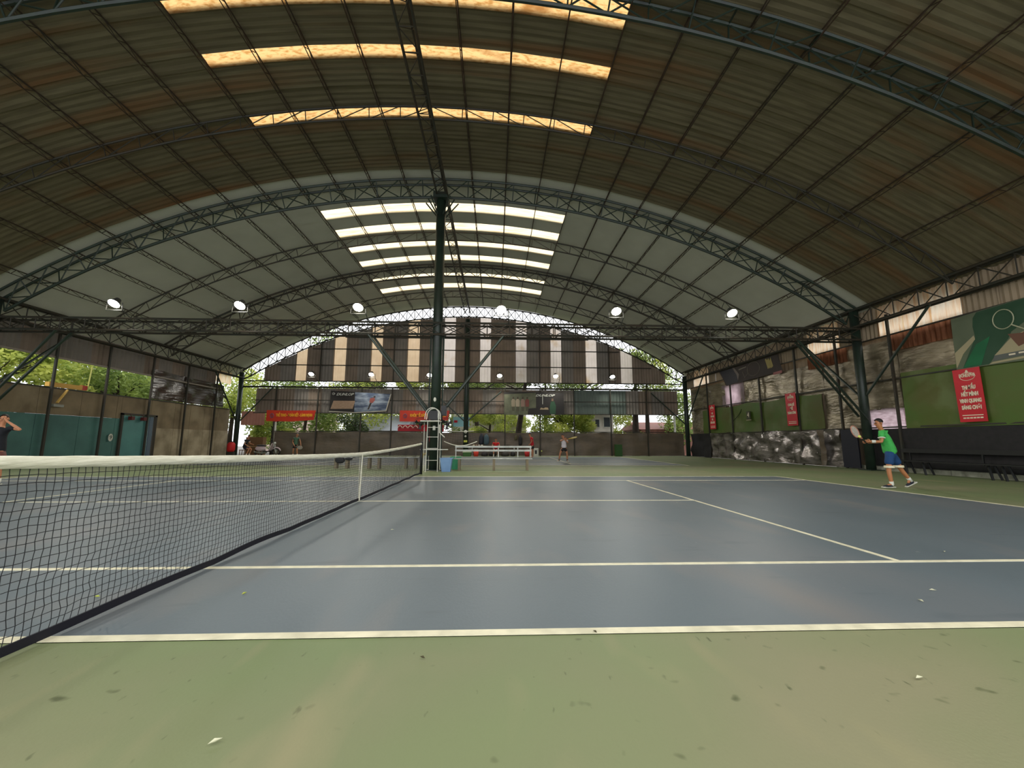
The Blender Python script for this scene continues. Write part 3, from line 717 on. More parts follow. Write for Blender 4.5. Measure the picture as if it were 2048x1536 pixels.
pp2('pink_tab', [(19.5,4.98),(18.8,5.0),(18.78,4.85),(19.5,4.84)], flat('pink_print', (150, 88, 84)), 0.006)
# small sail marker on green tarp
s4 = thing('number_sign', 'small dark sign with a white figure 4 on the green tarpaulin', 'sign', (18.06, 22.0, 2.5))
build('board', MB().box(18.03, 18.07, 21.85, 22.2, 2.5, 3.0), flat('sign_olive', (60, 62, 40)), s4)
text('number', '4', 0.42, (18.025, 22.02, 2.76), white_print, s4, 'right')
build('base_rule', MB().box(18.02, 18.07, 21.8, 22.25, 2.44, 2.48), flat('rule_tan', (150, 140, 110)), s4)
tag(build('tarpaulin_print', MB().tube([(18.13, 23.9-1.1*math.sin(t*0.15), 2.45+0.75*(t/9)) for t in range(10)], 0.02, 4), flat('olive_dark_print', (40, 54, 26))), 'thin dark arc printed on the green tarpaulin left of the sign with figure 4', 'print')

# far wall banners
YB = 29.8
b = vinyl('banner', 'tilted dark and blue photo banner with white lettering, far wall left of the centre column', 'y', YB, [(-10.35, 3.4), (-8.42, 3.3), (-5.95, 3.48), (-5.62, 4.78), (-8.43, 4.92), (-10.3, 5.02)], M('black_print', (38, 34, 32), (46, 42, 38), scale=1), 'banner')
q = lambda n, pts, c, t: poly(n, pts, -t, c, b, 'y', YB)
q('blue_photo', [(-8.42, 3.32), (-6.0, 3.5), (-5.66, 4.76), (-8.43, 4.9)], M('blue_photo_print', (70, 82, 104), (150, 160, 172), scale=1.4, stretch=(0.6, 1, 2.2), ramp=(0.42, 0.62)), 0.005)
q('list_panel', [(-10.25, 3.58), (-8.55, 3.6), (-8.39, 4.22), (-10.05, 4.22)], M('tan_print', (168, 140, 116), (150, 122, 98), scale=5, stretch=(1, 1, 5)), 0.006)
q('red_figure', [(-7.3, 4.1), (-7.05, 4.05), (-6.85, 4.3), (-6.95, 4.5), (-7.25, 4.42)], flat('muted_red_print', (140, 74, 66)), 0.008)
q('figure_head', [(-7.0, 4.48), (-6.85, 4.48), (-6.83, 4.62), (-6.98, 4.62)], flat('dark_figure_print', (52, 44, 36)), 0.008)
q('figure_legs', [(-7.25, 4.08), (-7.1, 4.06), (-7.3, 3.55), (-7.42, 3.55)], flat('dark_figure_print', (52, 44, 36)), 0.008)
q('pale_frame', [(-6.02, 3.44), (-5.95, 3.44), (-5.62, 4.78), (-5.69, 4.78)], flat('pale_pole', (190, 182, 164)), 0.012)
q('pale_frame', [(-10.35, 3.36), (-8.42, 3.27), (-6.0, 3.42), (-6.0, 3.48), (-8.42, 3.33), (-10.35, 3.42)], flat('pale_pole', (190, 182, 164)), 0.012)
text('lettering', 'DUNLOP', 0.28, (-9.22, YB-0.012, 4.72), grey_print, b, 'back', width=1.35, shear=0.4, bold=0.006)
build('arrow_emblem', MB().tube([(-10.08+0.09*math.cos(t*PI/5), YB-0.01, 4.77+0.09*math.sin(t*PI/5)) for t in range(10)], 0.012, 4, closed=True).bar((-10.1, YB-0.01, 4.77), (-9.95, YB-0.01, 4.77), 0.03), grey_print, b)
b = vinyl('banner', 'wide photo banner, half sage and half dark, far wall above the green trees', 'y', YB, [(3.21, 3.2), (7.1, 3.18), (7.97, 3.24), (7.99, 4.96), (5.4, 5.02), (3.21, 5.0)], M('charcoal_print', (52, 48, 46), (44, 42, 42), scale=1), 'banner')
q('sage_photo', [(3.23, 3.22), (5.1, 3.2), (5.1, 3.7), (5.75, 3.75), (5.75, 4.96), (3.23, 4.82)], M('sage_photo_print', (112, 114, 92), (88, 92, 74), scale=2), 0.005)
for k, (x, c) in enumerate(((3.95, (150, 138, 116)), (4.3, (168, 154, 132)), (4.7, (146, 118, 104)), (5.05, (122, 66, 58)))):
    m_ = flat(f'figure_print_{k}', c)
    q('printed_figure', [(x-0.14, 3.85), (x+0.14, 3.85), (x+0.16, 4.35), (x+0.06, 4.45), (x-0.08, 4.45), (x-0.16, 4.3)], m_, 0.008)
    q('printed_head', [(x-0.06, 4.46), (x+0.05, 4.46), (x+0.06, 4.62), (x-0.05, 4.62)], flat('figure_hair_print', (72, 62, 48)), 0.008)
    q('printed_legs', [(x-0.1, 3.5), (x+0.1, 3.5), (x+0.12, 3.84), (x-0.12, 3.84)], flat('figure_leg_print', (84, 82, 64)), 0.008)
q('green_figure', [(6.85, 3.3), (7.3, 3.25), (7.35, 3.9), (7.2, 4.3), (6.95, 4.25), (6.85, 3.9)], flat('green_figure_print', (52, 86, 62)), 0.008)
q('figure_head', [(6.98, 4.3), (7.14, 4.3), (7.14, 4.5), (7.0, 4.5)], flat('tan_head_print', (120, 100, 80)), 0.008)
q('figure_legs', [(6.95, 3.1), (7.15, 3.1), (7.3, 3.3), (6.95, 3.3)], flat('pale_leg_print', (150, 150, 128)), 0.008)
q('shoe_print', [(6.05, 3.62), (6.75, 3.62), (6.7, 3.78), (6.5, 3.8), (6.35, 3.72), (6.15, 3.78)], flat('tan_shoe_print', (170, 150, 120)), 0.008)
q('pole_print', [(6.26, 4.05), (6.3, 4.05), (6.3, 4.66), (6.26, 4.66)], grey_print, 0.008)
text('lettering', 'DUNLOP', 0.25, (6.45, YB-0.012, 4.74), grey_print, b, 'back', width=1.55, shear=0.4, bold=0.006)
for (x0, x1, za, zb_, s, lab) in ((-15.05, -11.35, 2.62, 3.46, 'THỂ THAO - ĐOÀN KẾT - LÀNH MẠNH', 'orange-red slogan banner with yellow words near the far left corner column'),
                             (-4.9, -1.05, 2.64, 3.5, 'KHỎE ĐỂ XÂY DỰNG TỔ QUỐC', 'orange-red slogan banner with yellow words partly behind the centre column')):
    b = vinyl('banner', lab, 'y', YB-0.02, [(x0, za), (x0+1.9, za-0.03), (x1-0.1, za+0.1), (x1, zb_), (x0+1.8, zb_-0.03), (x0, zb_)], orange_cloth)
    text('lettering', s, 0.3, ((x0+x1)/2+0.25, YB-0.034, (za+zb_)/2+0.03), yellow_print, b, 'back', width=2.75, bold=0.012)
    build('round_emblem', MB().tube([(x0+0.42+0.13*math.cos(t*PI/6), YB-0.03, (za+zb_)/2+0.16*math.sin(t*PI/6)) for t in range(12)], 0.025, 4, closed=True).bar((x0+0.42, YB-0.03, (za+zb_)/2-0.2), (x0+0.42, YB-0.03, (za+zb_)/2+0.14), 0.05, 0.02), flat('purple_grey_print', (112, 86, 108)), b)

# ------------------------------------------------------------------ floodlights
glass = M('lit_lamp_glass', (255, 250, 232), emit=40.0)
def floodlight(label, x, y, z, aim, group):
    t = thing('floodlight', label, 'floodlight', (x, y, z), group)
    a = V(aim).normalized(); R = a.to_track_quat('Z', 'Y').to_matrix()
    mb = MB().lathe([(0.02, -0.22), (0.10, -0.20), (0.13, -0.08), (0.2, 0.05), (0.21, 0.07), (0.0, 0.06)], n=16)
    mb.v = [R @ v + V((x, y, z)) for v in mb.v]; build('housing', mb, lamp_body, t, smooth=True)
    mb = MB().lathe([(0.0, 0.085), (0.12, 0.08), (0.19, 0.072), (0.19, 0.065), (0.0, 0.065)], n=16)
    mb.v = [R @ v + V((x, y, z)) for v in mb.v]; build('lamp_glass', mb, glass, t)
    build('bracket', MB().tube([(x+0.28, y, z), (x+0.3, y, z-0.3), (x+0.3, y+(0.43 if aim[1] < 0 else -0.25), z-0.5)], 0.02, 5).tube([(x-0.28, y, z), (x-0.3, y, z-0.3), (x+0.3, y, z-0.3)], 0.02, 5), lamp_body, t)
    ld = bpy.data.lights.new('beam', 'SPOT'); ld.energy = LAMP_W*(0.72 if y < 0 else 1.0); ld.color = (1.0, 0.98, 0.90); ld.spot_size = math.radians(156); ld.spot_blend = 0.6; ld.shadow_soft_size = 0.2
    lo = bpy.data.objects.new('beam', ld); C.objects.link(lo); lo.parent = t
    lo.location = a*0.3; lo.rotation_mode = 'QUATERNION'; lo.rotation_quaternion = a.to_track_quat('-Z', 'Y')
    return t
ordn = ['leftmost', 'second from the left', 'third from the left', 'fourth from the left', 'fifth from the left', 'rightmost']
for i, x in enumerate((-12.12, -7.41, -2.88, 2.74, 7.37, 12.14)):
    floodlight(f'{ordn[i]} of the six big lit floodlights on the tie beam', x, 13.25, 6.37, (0, -0.6, -0.8), 'floodlights over the tie beam between the courts')
for i, x in enumerate((-11.75, -7.15, -2.65, 2.85, 7.3, 11.85)):
    floodlight(f'{ordn[i]} of the six smaller-looking lit floodlights before the far gable', x, 29.5, 6.3, (0, -0.6, -0.8), 'floodlights along the far end wall')
for i, x in enumerate((-12.7, -7.8, -3.0, 2.8, 7.6, 12.5)):
    floodlight(f'floodlight above the camera, {ordn[i]} of its row', x, -2.4, 6.58, (0, 0.5, -0.85), 'floodlights over the near end of the hall')

# ------------------------------------------------------------------ net
NY0, NY1 = -0.914, 11.884
def ntop(y):
    t = (y-5.485)/6.4
    return 0.905+0.155*abs(t)**1.5
def nx(y, z): return 0.02*noise.noise(V((y*1.3, z*3, 1)))+0.012*noise.noise(V((y*8, z*9, 4)))*(1-z)
nt_ = thing('tennis_net', 'black tennis net with a white top band crossing the left of the near court', 'net', (0, 5.485, 0))
mb = MB()
step = 0.045; ncol = int((NY1-NY0)/step); nrow = 20
def kn(i, j):
    y = NY0+i*step; zt = ntop(y)-0.05; z = 0.06+(zt-0.06)*j/nrow
    jy = 0.010*noise.noise(V((i*0.35, j*0.8, 9)))+0.02*noise.noise(V((i*0.05, j*0.25, 2)))*(1-j/nrow)
    jz = 0.008*noise.noise(V((i*0.5, j*0.6, 19)))
    return V((nx(y, z), y+jy, z+jz))
K = [[kn(i, j) for j in range(nrow+1)] for i in range(ncol+1)]
for i in range(ncol+1): mb.tube(K[i], 0.0022, 3)
for j in range(nrow+1): mb.tube([K[i][j] for i in range(ncol+1)], 0.0022, 3)
o = build('netting', mb, net_cord, nt_); o['kind'] = 'stuff'
mb = MB(); ys = [NY0+(NY1-NY0)*i/120 for i in range(121)]
for y in ys:
    zt = ntop(y)+0.004*noise.noise(V((y*5, 0, 0)))
    for dx, dz in ((-0.012, 0), (-0.016, -0.03), (-0.012, -0.062), (0.012, -0.062), (0.016, -0.03), (0.012, 0), (0, 0.006)): mb.v.append(V((dx+0.003*noise.noise(V((y*9, dz*30, 0))), y, zt+dz)))
for i in range(120):
    for k in range(7):
        k2 = (k+1) % 7; mb.f.append((i*7+k, i*7+k2, (i+1)*7+k2, (i+1)*7+k))
mb.f += [tuple(reversed(range(7))), tuple(range(840, 847))]
build('top_band', mb, net_tape, nt_, smooth=True)
mb = MB()
for i in range(120):
    a, b2 = ys[i], ys[i+1]; lift = lambda y: 0.015+0.03*abs(noise.noise(V((y*0.7, 3, 3))))
    mb.add([(-0.006, a, lift(a)), (0.006, a, lift(a)), (0.006, a, lift(a)+0.05), (-0.006, a, lift(a)+0.05),
            (-0.006, b2, lift(b2)), (0.006, b2, lift(b2)), (0.006, b2, lift(b2)+0.05), (-0.006, b2, lift(b2)+0.05)],
           [(0, 1, 5, 4), (1, 2, 6, 5), (2, 3, 7, 6), (3, 0, 4, 7)])
build('bottom_band', mb, black_tape, nt_)
build('centre_strap', MB().bar((-0.022, 5.46, 0.9), (-0.035, 5.53, 0.03), 0.05, 0.006, up=(1,0,0)).bar((0.022, 5.46, 0.9), (0.02, 5.4, 0.03), 0.05, 0.006, up=(1,0,0)), net_tape, nt_)
for y, lab in ((NY0-0.05, 'black net post outside the frame at the near end of the net'), (NY1+0.06, 'black net post at the far end of the net beside the umpire chair')):
    p = thing('net_post', lab, 'post', (0, y, 0), None)
    build('pole', MB().tube([(0, y, 0), (0, y, 1.07)], 0.045, 10), black_paint, p, smooth=True)
    build('cap', MB().ball((0, y, 1.07), 0.048, 10, 6), black_paint, p)
    build('winder', MB().box(-0.04, 0.04, y+0.04, y+0.1, 0.55, 0.75).bar((0.04, y+0.07, 0.65), (0.14, y+0.07, 0.72), 0.015), flat('winder_yellow', (190, 160, 50)), p)

# ------------------------------------------------------------------ umpire chair at the centre column
u = thing('umpire_chair', 'white tubular umpire chair with ladder and curved handrails at the centre column', 'chair', (0.2, 13.2, 0))
L0, L1 = 0.0, 0.40
build('ladder_rail', MB().tube([(L0-0.02, 12.95, 0), (L0+0.0, 13.05, 1.9)], 0.017, 6), white_paint, u)
build('ladder_rail', MB().tube([(L1+0.02, 12.95, 0), (L1, 13.05, 1.9), (L1-0.02, 13.06, 2.02), (L1-0.02, 13.07, 2.25)], 0.017, 6), white_paint, u)
for z in (0.42, 0.86, 1.28, 1.64): build('rung', MB().tube([(L0, 12.98+z*0.04, z), (L1, 12.98+z*0.04, z)], 0.013, 6), white_paint, u)
for s, y in ((1, 13.05), (1, 13.45)):
    build('handrail', MB().tube([(-0.12, y, 1.95)]+[(0.14-0.26*math.cos(t*PI/10)+0.02, y, 2.08+0.30*math.sin(t*PI/10)) for t in range(11)]+[(0.42, y, 1.95)], 0.018, 6), white_paint, u)
build('seat', MB().box(-0.28, 0.46, 13.02, 13.5, 1.86, 1.9), white_paint, u)
build('seat_back', MB().box(-0.05, 0.4, 13.46, 13.5, 1.95, 2.3), black_paint, u)
for x in (-0.2, 0.42): build('rear_leg', MB().tube([(x, 13.62, 0), (x, 13.48, 1.88)], 0.016, 6), white_paint, u)
build('step_plate', MB().box(-0.25, 0.78, 12.98, 13.12, 0.80, 0.83), white_paint, u)
build('side_arm', MB().tube([(0.42, 13.2, 1.75), (0.44, 13.1, 1.45), (0.65, 13.0, 1.27)], 0.02, 6), white_paint, u)
for s, lab in ((-1, 'black wall fan hanging left of the umpire chair'), (1, 'black wall fan hanging right of the umpire chair')):
    f = thing('wall_fan', lab, 'fan', (0.15+s*0.55, 13.55, 1.75))
    cx = 0.15+s*0.52
    build('fan_arm', MB().tube([(0.15+s*0.2, 13.7, 2.0), (cx, 13.62, 1.86)], 0.02, 6), black_paint, f)
    build('motor', MB().ball((cx, 13.58, 1.78), 0.08, 10, 6), black_paint, f)
    for k in range(3):
        t = k*2.1+0.5
        build('blade', MB().add([(cx, 13.5, 1.78), (cx+0.2*math.cos(t-0.3), 13.48, 1.78+0.2*math.sin(t-0.3)), (cx+0.22*math.cos(t+0.3), 13.52, 1.78+0.22*math.sin(t+0.3)), (cx, 13.53, 1.79)], [(0, 1, 2, 3)]), black_paint, f)
    mb = MB()
    for rr_ in (0.1, 0.2, 0.25): mb.tube([(cx+rr_*math.cos(t*PI/8), 13.45+0.06*(rr_ > 0.22), 1.78+rr_*math.sin(t*PI/8)) for t in range(16)], 0.007, 4, closed=True)
    build('guard', mb, black_paint, f)
sp = tag(build('loudspeaker', MB().box(0.42, 0.62, 13.55, 13.8, 2.12, 2.5).box(0.44, 0.6, 13.53, 13.56, 2.14, 2.48), black_paint), 'black loudspeaker on the centre column above the umpire chair', 'speaker')

# bins
def bin_(label, x, y, mat, w, h):
    t = thing('waste_bin', label, 'bin', (x, y, 0))
    b = w*0.72
    def ring(s, z): return [(x+sx*s/2, y+sy*s/2, z) for sx, sy in ((-1,-1),(1,-1),(1,1),(-1,1))]
    vs = ring(b, 0.0)+ring(w, h)+ring(w-0.03, h)+ring(b-0.03, 0.03)
    fs = [(3,2,1,0)]+[(i, (i+1)%4, 4+(i+1)%4, 4+i) for i in range(4)]+[(4+i, 4+(i+1)%4, 8+(i+1)%4, 8+i) for i in range(4)]+[(8+i, 8+(i+1)%4, 12+(i+1)%4, 12+i) for i in range(4)]+[(12,13,14,15)]
    build('body', MB().add(vs, fs), mat, t)
    mb = MB(); R = ring(w+0.02, h-0.015); mb.tube(R, 0.014, 5, closed=True); build('rim', mb, mat, t)
bin_('blue plastic waste bin beside the umpire chair', 0.72, 13.2, M('blue_plastic', (124, 158, 198), (112, 146, 188), scale=3, rough=0.5), 0.44, 0.5)
bin_('green plastic waste bin behind the blue one', 0.95, 14.5, M('green_plastic', (72, 160, 118), (60, 146, 104), scale=3, rough=0.5), 0.42, 0.5)

# benches
def bench(label, x0, x1, y, back, mat, legs, zs=0.47, group=None):
    t = thing('bench', label, 'bench', ((x0+x1)/2, y, 0), group)
    for k in range(3): build('seat_slat', MB().box(x0, x1, y-0.18+0.125*k, y-0.07+0.125*k, zs-0.03, zs), mat, t)
    for x in legs:
        build('leg', MB().box(x-0.05, x+0.05, y-0.12, y+0.12, 0, zs-0.03), M('concrete_leg', (134, 122, 98), (120, 108, 86), scale=5), t)
    if back:
        for z in (0.76, 0.91): build('back_rail', MB().box(x0, x1, y+0.26, y+0.30, z-0.035, z+0.035), mat, t)
        for x in (x0+0.03, (x0+x1)/2+0.2, x1-0.55, x1-0.03): build('back_post', MB().bar((x, y+0.10, zs-0.02), (x, y+0.28, zs+0.02), 0.03).bar((x, y+0.27, zs), (x, y+0.3, 0.95), 0.03), mat, t)
    return t
bench('long steel bench with back rails right of the bins', 0.95, 4.0, 13.8, True, steel_light, (1.15, 2.5, 3.8))
bench('low steel bench without back seen through the net, black bag hanging on it', -4.2, -3.3, 14.95, False, steel_light, (-4.0, -3.55))
bench('low steel bench seen through the net, between the bag bench and the net post', -2.95, -0.6, 14.95, False, steel_light, (-2.65, -2.25, -1.15, -0.75))
mb = MB().ball((-3.8, 14.78, 0.35), 0.16, 10, 6, (1.3, 0.5, 0.9)).ball((-3.45, 14.8, 0.4), 0.1, 8, 5, (1.6, 0.6, 0.7)).tube([(-3.9, 14.78, 0.45), (-3.8, 14.75, 0.53), (-3.6, 14.75, 0.47)], 0.015, 5)
tag(build('black_bag', mb, flat('black_nylon', (22, 22, 26))), 'black bag hanging over the front of the low steel bench', 'bag')
t = thing('bench', 'long dark bench against the black shade cloth on the right', 'bench', (17.7, 10.2, 0))
for k in range(3): build('seat_slat', MB().box(17.5+0.14*k, 17.62+0.14*k, 7.8, 12.6, 0.44, 0.48), black_paint, t)
for y in (12.2, 11.55, 9.6, 9.25, 8.0): build('leg', MB().bar((17.55, y-0.12, 0), (17.6, y, 0.45), 0.05).bar((17.85, y-0.12, 0), (17.8, y, 0.45), 0.05), black_paint, t)
build('back_rail', MB().box(17.95, 18.0, 7.8, 12.6, 0.75, 0.9), black_paint, t)
for y in (12.3, 10.0, 8.0): build('back_post', MB().bar((17.97, y, 0.4), (17.97, y, 0.9), 0.04), black_paint, t)

# things at the far wall
def bag(label, x, y, z0, z1, w, c, nm='hanging_bag'):
    zc = (z0+z1)/2; h = (z1-z0)
    mb = MB().lathe([(0.02, z0), (0.8*w/2, z0+0.04*h), (w/2, z0+0.25*h), (0.95*w/2, z0+0.7*h), (0.6*w/2, z0+0.92*h), (0.02, z1)], (x, y, 0), 12, 1, 0.55)
    t = thing(nm, label, 'bag', (x, y, z0))
    build('body', mb, flat('bag_%d_%d_%d' % c, c), t, smooth=True)
    build('strap', MB().tube([(x-w*0.2, y, z1-0.05*h), (x, y, z1+0.08), (x+w*0.2, y, z1-0.05*h)], 0.015, 5), flat('bag_%d_%d_%d' % c, c), t)
bag('navy jacket-like bag hanging on the far curtain left of the seated red-shirted man', 1.47, 29.62, 0.85, 1.7, 0.36, (30, 34, 46))
bag('teal grey backpack hanging beside the navy bag', 1.86, 29.6, 0.85, 1.66, 0.42, (62, 84, 92))
bag('long black racket bag hanging on the far curtain near the tree trunk', 4.5, 29.6, 0.8, 1.6, 0.3, (28, 26, 26))
bag('small yellow and black bag hanging left of the tree trunk', 4.15, 29.6, 1.2, 1.6, 0.2, (70, 66, 34))
bag('crimson backpack hanging behind the net left of the umpire chair', -2.35, 29.6, 0.95, 1.75, 0.4, (150, 24, 48))
bag('dark red bag hanging right of the crimson backpack', -1.85, 29.6, 0.8, 1.8, 0.34, (120, 20, 38))
t = thing('table', 'long low grey table with bags before the far curtain', 'table', (2.6, 29.3, 0))
build('tabletop', MB().box(0.7, 5.3, 28.95, 29.45, 0.72, 0.77), M('grey_tabletop', (150, 148, 140)), t)
for x in (0.8, 2.4, 4.0, 5.2): build('leg', MB().bar((x, 29.2, 0), (x, 29.2, 0.72), 0.05), steel_light, t)
def bucket(label, x, c, r=0.2, h=0.38):
    t = thing('bucket', label, 'bucket', (x, 28.7, 0))
    build('body', MB().lathe([(0.0, 0.01), (r*0.75, 0.0), (r, h), (r-0.02, h), (r*0.72, 0.04), (0, 0.04)], (x, 28.7, 0), 14), flat('bucket_%d' % c[0], c), t, smooth=True)
    build('handle', MB().tube([(x+(r*math.cos(t_*PI/8)), 28.7-0.02, h+0.16*math.sin(t_*PI/8)) for t_ in range(9)], 0.01, 4), steel_light, t)
bucket('orange-red bucket under the table, left of the row', 1.12, (206, 60, 44))
bucket('red bucket at the right end of the long steel bench view', 4.95, (186, 40, 44))
t = thing('crate', 'green crate with pale rim under the far table', 'crate', (0.45, 28.75, 0))
build('body', MB().box(0.15, 0.75, 28.6, 28.95, 0, 0.3), flat('crate_green', (58, 104, 44)), t)
build('rim', MB().box(0.12, 0.78, 28.57, 28.98, 0.3, 0.36), flat('crate_rim', (196, 206, 170)), t)
t = thing('storage_box', 'white box with a dark slot beside the red-shirted standing man', 'box', (5.65, 29.2, 0))
build('body', MB().box(5.45, 5.85, 29.05, 29.4, 0.0, 0.62), white_paint, t); build('slot', MB().box(5.57, 5.73, 29.03, 29.06, 0.18, 0.46), black_paint, t)
t = thing('crate', 'tall dark green crate at the foot of the far curtain on the right', 'crate', (12.1, 29.3, 0))
build('body', MB().box(11.85, 12.35, 29.15, 29.5, 0, 0.9), flat('crate_dark_green', (44, 84, 34)), t)
for z in (0.3, 0.6, 0.88): build('rim', MB().box(11.83, 12.37, 29.13, 29.52, z, z+0.03), flat('crate_dark_green', (44, 84, 34)), t)
for i, (x, c, w) in enumerate(((1.75, (44, 40, 42), 0.5), (2.35, (30, 28, 30), 0.55), (3.3, (58, 54, 50), 0.6), (3.9, (40, 38, 40), 0.4))):
    mb = MB().lathe([(0.02, 0), (w/2, 0.03), (w/2*0.95, 0.22), (w/4, 0.33), (0.02, 0.35)], (x, 28.95, 0), 10, 1, 0.6)
    tag(build('sports_bag', mb, flat('bag_%d_%d_%d' % c, c), smooth=True), f'dark sports bag on the floor under the far table, {("first", "second", "third", "fourth")[i]} from the left', 'bag')
mb = MB()
for k in range(5): mb.ball((0.75+0.17*k, 29.2, 0.83+0.02*(k % 2)), 0.08, 7, 5, (1.4, 1, 0.7))
for k in range(4): tag(build('cloth_bundle', MB().ball((0.9+0.21*k, 29.2, 0.81), 0.075, 7, 5, (1.3, 1, 0.8)), flat('bundle_%d' % k, ((196, 186, 160), (150, 120, 96), (170, 160, 150), (200, 196, 176))[k])), f'small pale cloth bundle on the left end of the far table, {("first", "second", "third", "fourth")[k]} from the left', 'bundle')
t = thing('fire_extinguisher', 'red fire extinguisher box by the far left corner column', 'extinguisher', (-17.05, 29.1, 0.1))
build('body', MB().lathe([(0.0, 0.3), (0.2, 0.3), (0.26, 0.45), (0.26, 0.85), (0.18, 0.98), (0.05, 1.02), (0, 1.02)], (-17.05, 29.1, 0), 12), flat('extinguisher_red', (190, 30, 30)), t, smooth=True)
build('stand', MB().box(-17.3, -16.8, 29.0, 29.25, 0, 0.3), steel_dark, t)
build('nozzle', MB().tube([(-17.05, 29.1, 1.0), (-17.0, 29.0, 1.1), (-16.9, 29.0, 1.0)], 0.03, 5), black_paint, t)
# hand rail hoop right of the umpire chair
hp = thing('hammock', 'slack net with pale edge ropes hanging right of the umpire chair', 'hammock', (1.1, 14.6, 0.9))
P_ = [(0.55+1.1*k/12, 14.6, 1.55-0.02*math.sin(k*PI/12)) for k in range(13)]
Q_ = [(0.45+1.35*k/12, 14.45, 1.12-0.18*math.sin(k*PI/12)) for k in range(13)]
build('edge_rope', MB().tube(Q_, 0.016, 5), net_tape, hp); build('edge_rope', MB().tube(P_, 0.010, 5), net_tape, hp)
mb = MB()
for a, b2 in zip(P_, Q_): mb.tube([a, b2], 0.003, 3)
for f in (0.2, 0.4, 0.6, 0.8): mb.tube([V(a).lerp(V(b2), f) for a, b2 in zip(P_, Q_)], 0.003, 3)
o = build('mesh', mb, net_cord, hp); o['kind'] = 'stuff'

# ------------------------------------------------------------------ people
def skin_mesh(name, chains, mat, parent, root=None, sub=1):
    """chains: list of ([(pos, radius), ...]) ; shared joints are given by key strings.  One continuous surface."""
    verts, rad, idx, edges = [], [], {}, []
    def vid(k, p, r):
        if k in idx: return idx[k]
        idx[k] = len(verts); verts.append(V(p)); rad.append(r); return idx[k]
    for ch in chains:
        last = None
        for (k, p, r) in ch:
            i = vid(k, p, r)
            if last is not None and (last, i) not in edges and (i, last) not in edges: edges.append((last, i))
            last = i
    org = wloc(parent)
    me = bpy.data.meshes.new(name); me.from_pydata([tuple(v-org) for v in verts], edges, []); me.update()
    o = bpy.data.objects.new(name, me); C.objects.link(o); o.parent = parent
    m = o.modifiers.new('skin', 'SKIN'); m.use_smooth_shade = True; m.branch_smoothing = 0.6
    for i, r in enumerate(rad):
        rr_ = r if isinstance(r, tuple) else (r, r)
        me.skin_vertices[0].data[i].radius = rr_
        me.skin_vertices[0].data[i].use_root = (i == (idx[root] if root else 0))
    s = o.modifiers.new('sub', 'SUBSURF'); s.levels = sub; s.render_levels = sub
    bpy.context.view_layer.update()
    dg = bpy.context.evaluated_depsgraph_get()
    m2 = bpy.data.meshes.new_from_object(o.evaluated_get(dg))
    o.modifiers.clear(); o.data = m2; m2.materials.clear(); m2.materials.append(mat)
    m2.polygons.foreach_set('use_smooth', [True]*len(m2.polygons))
    return o

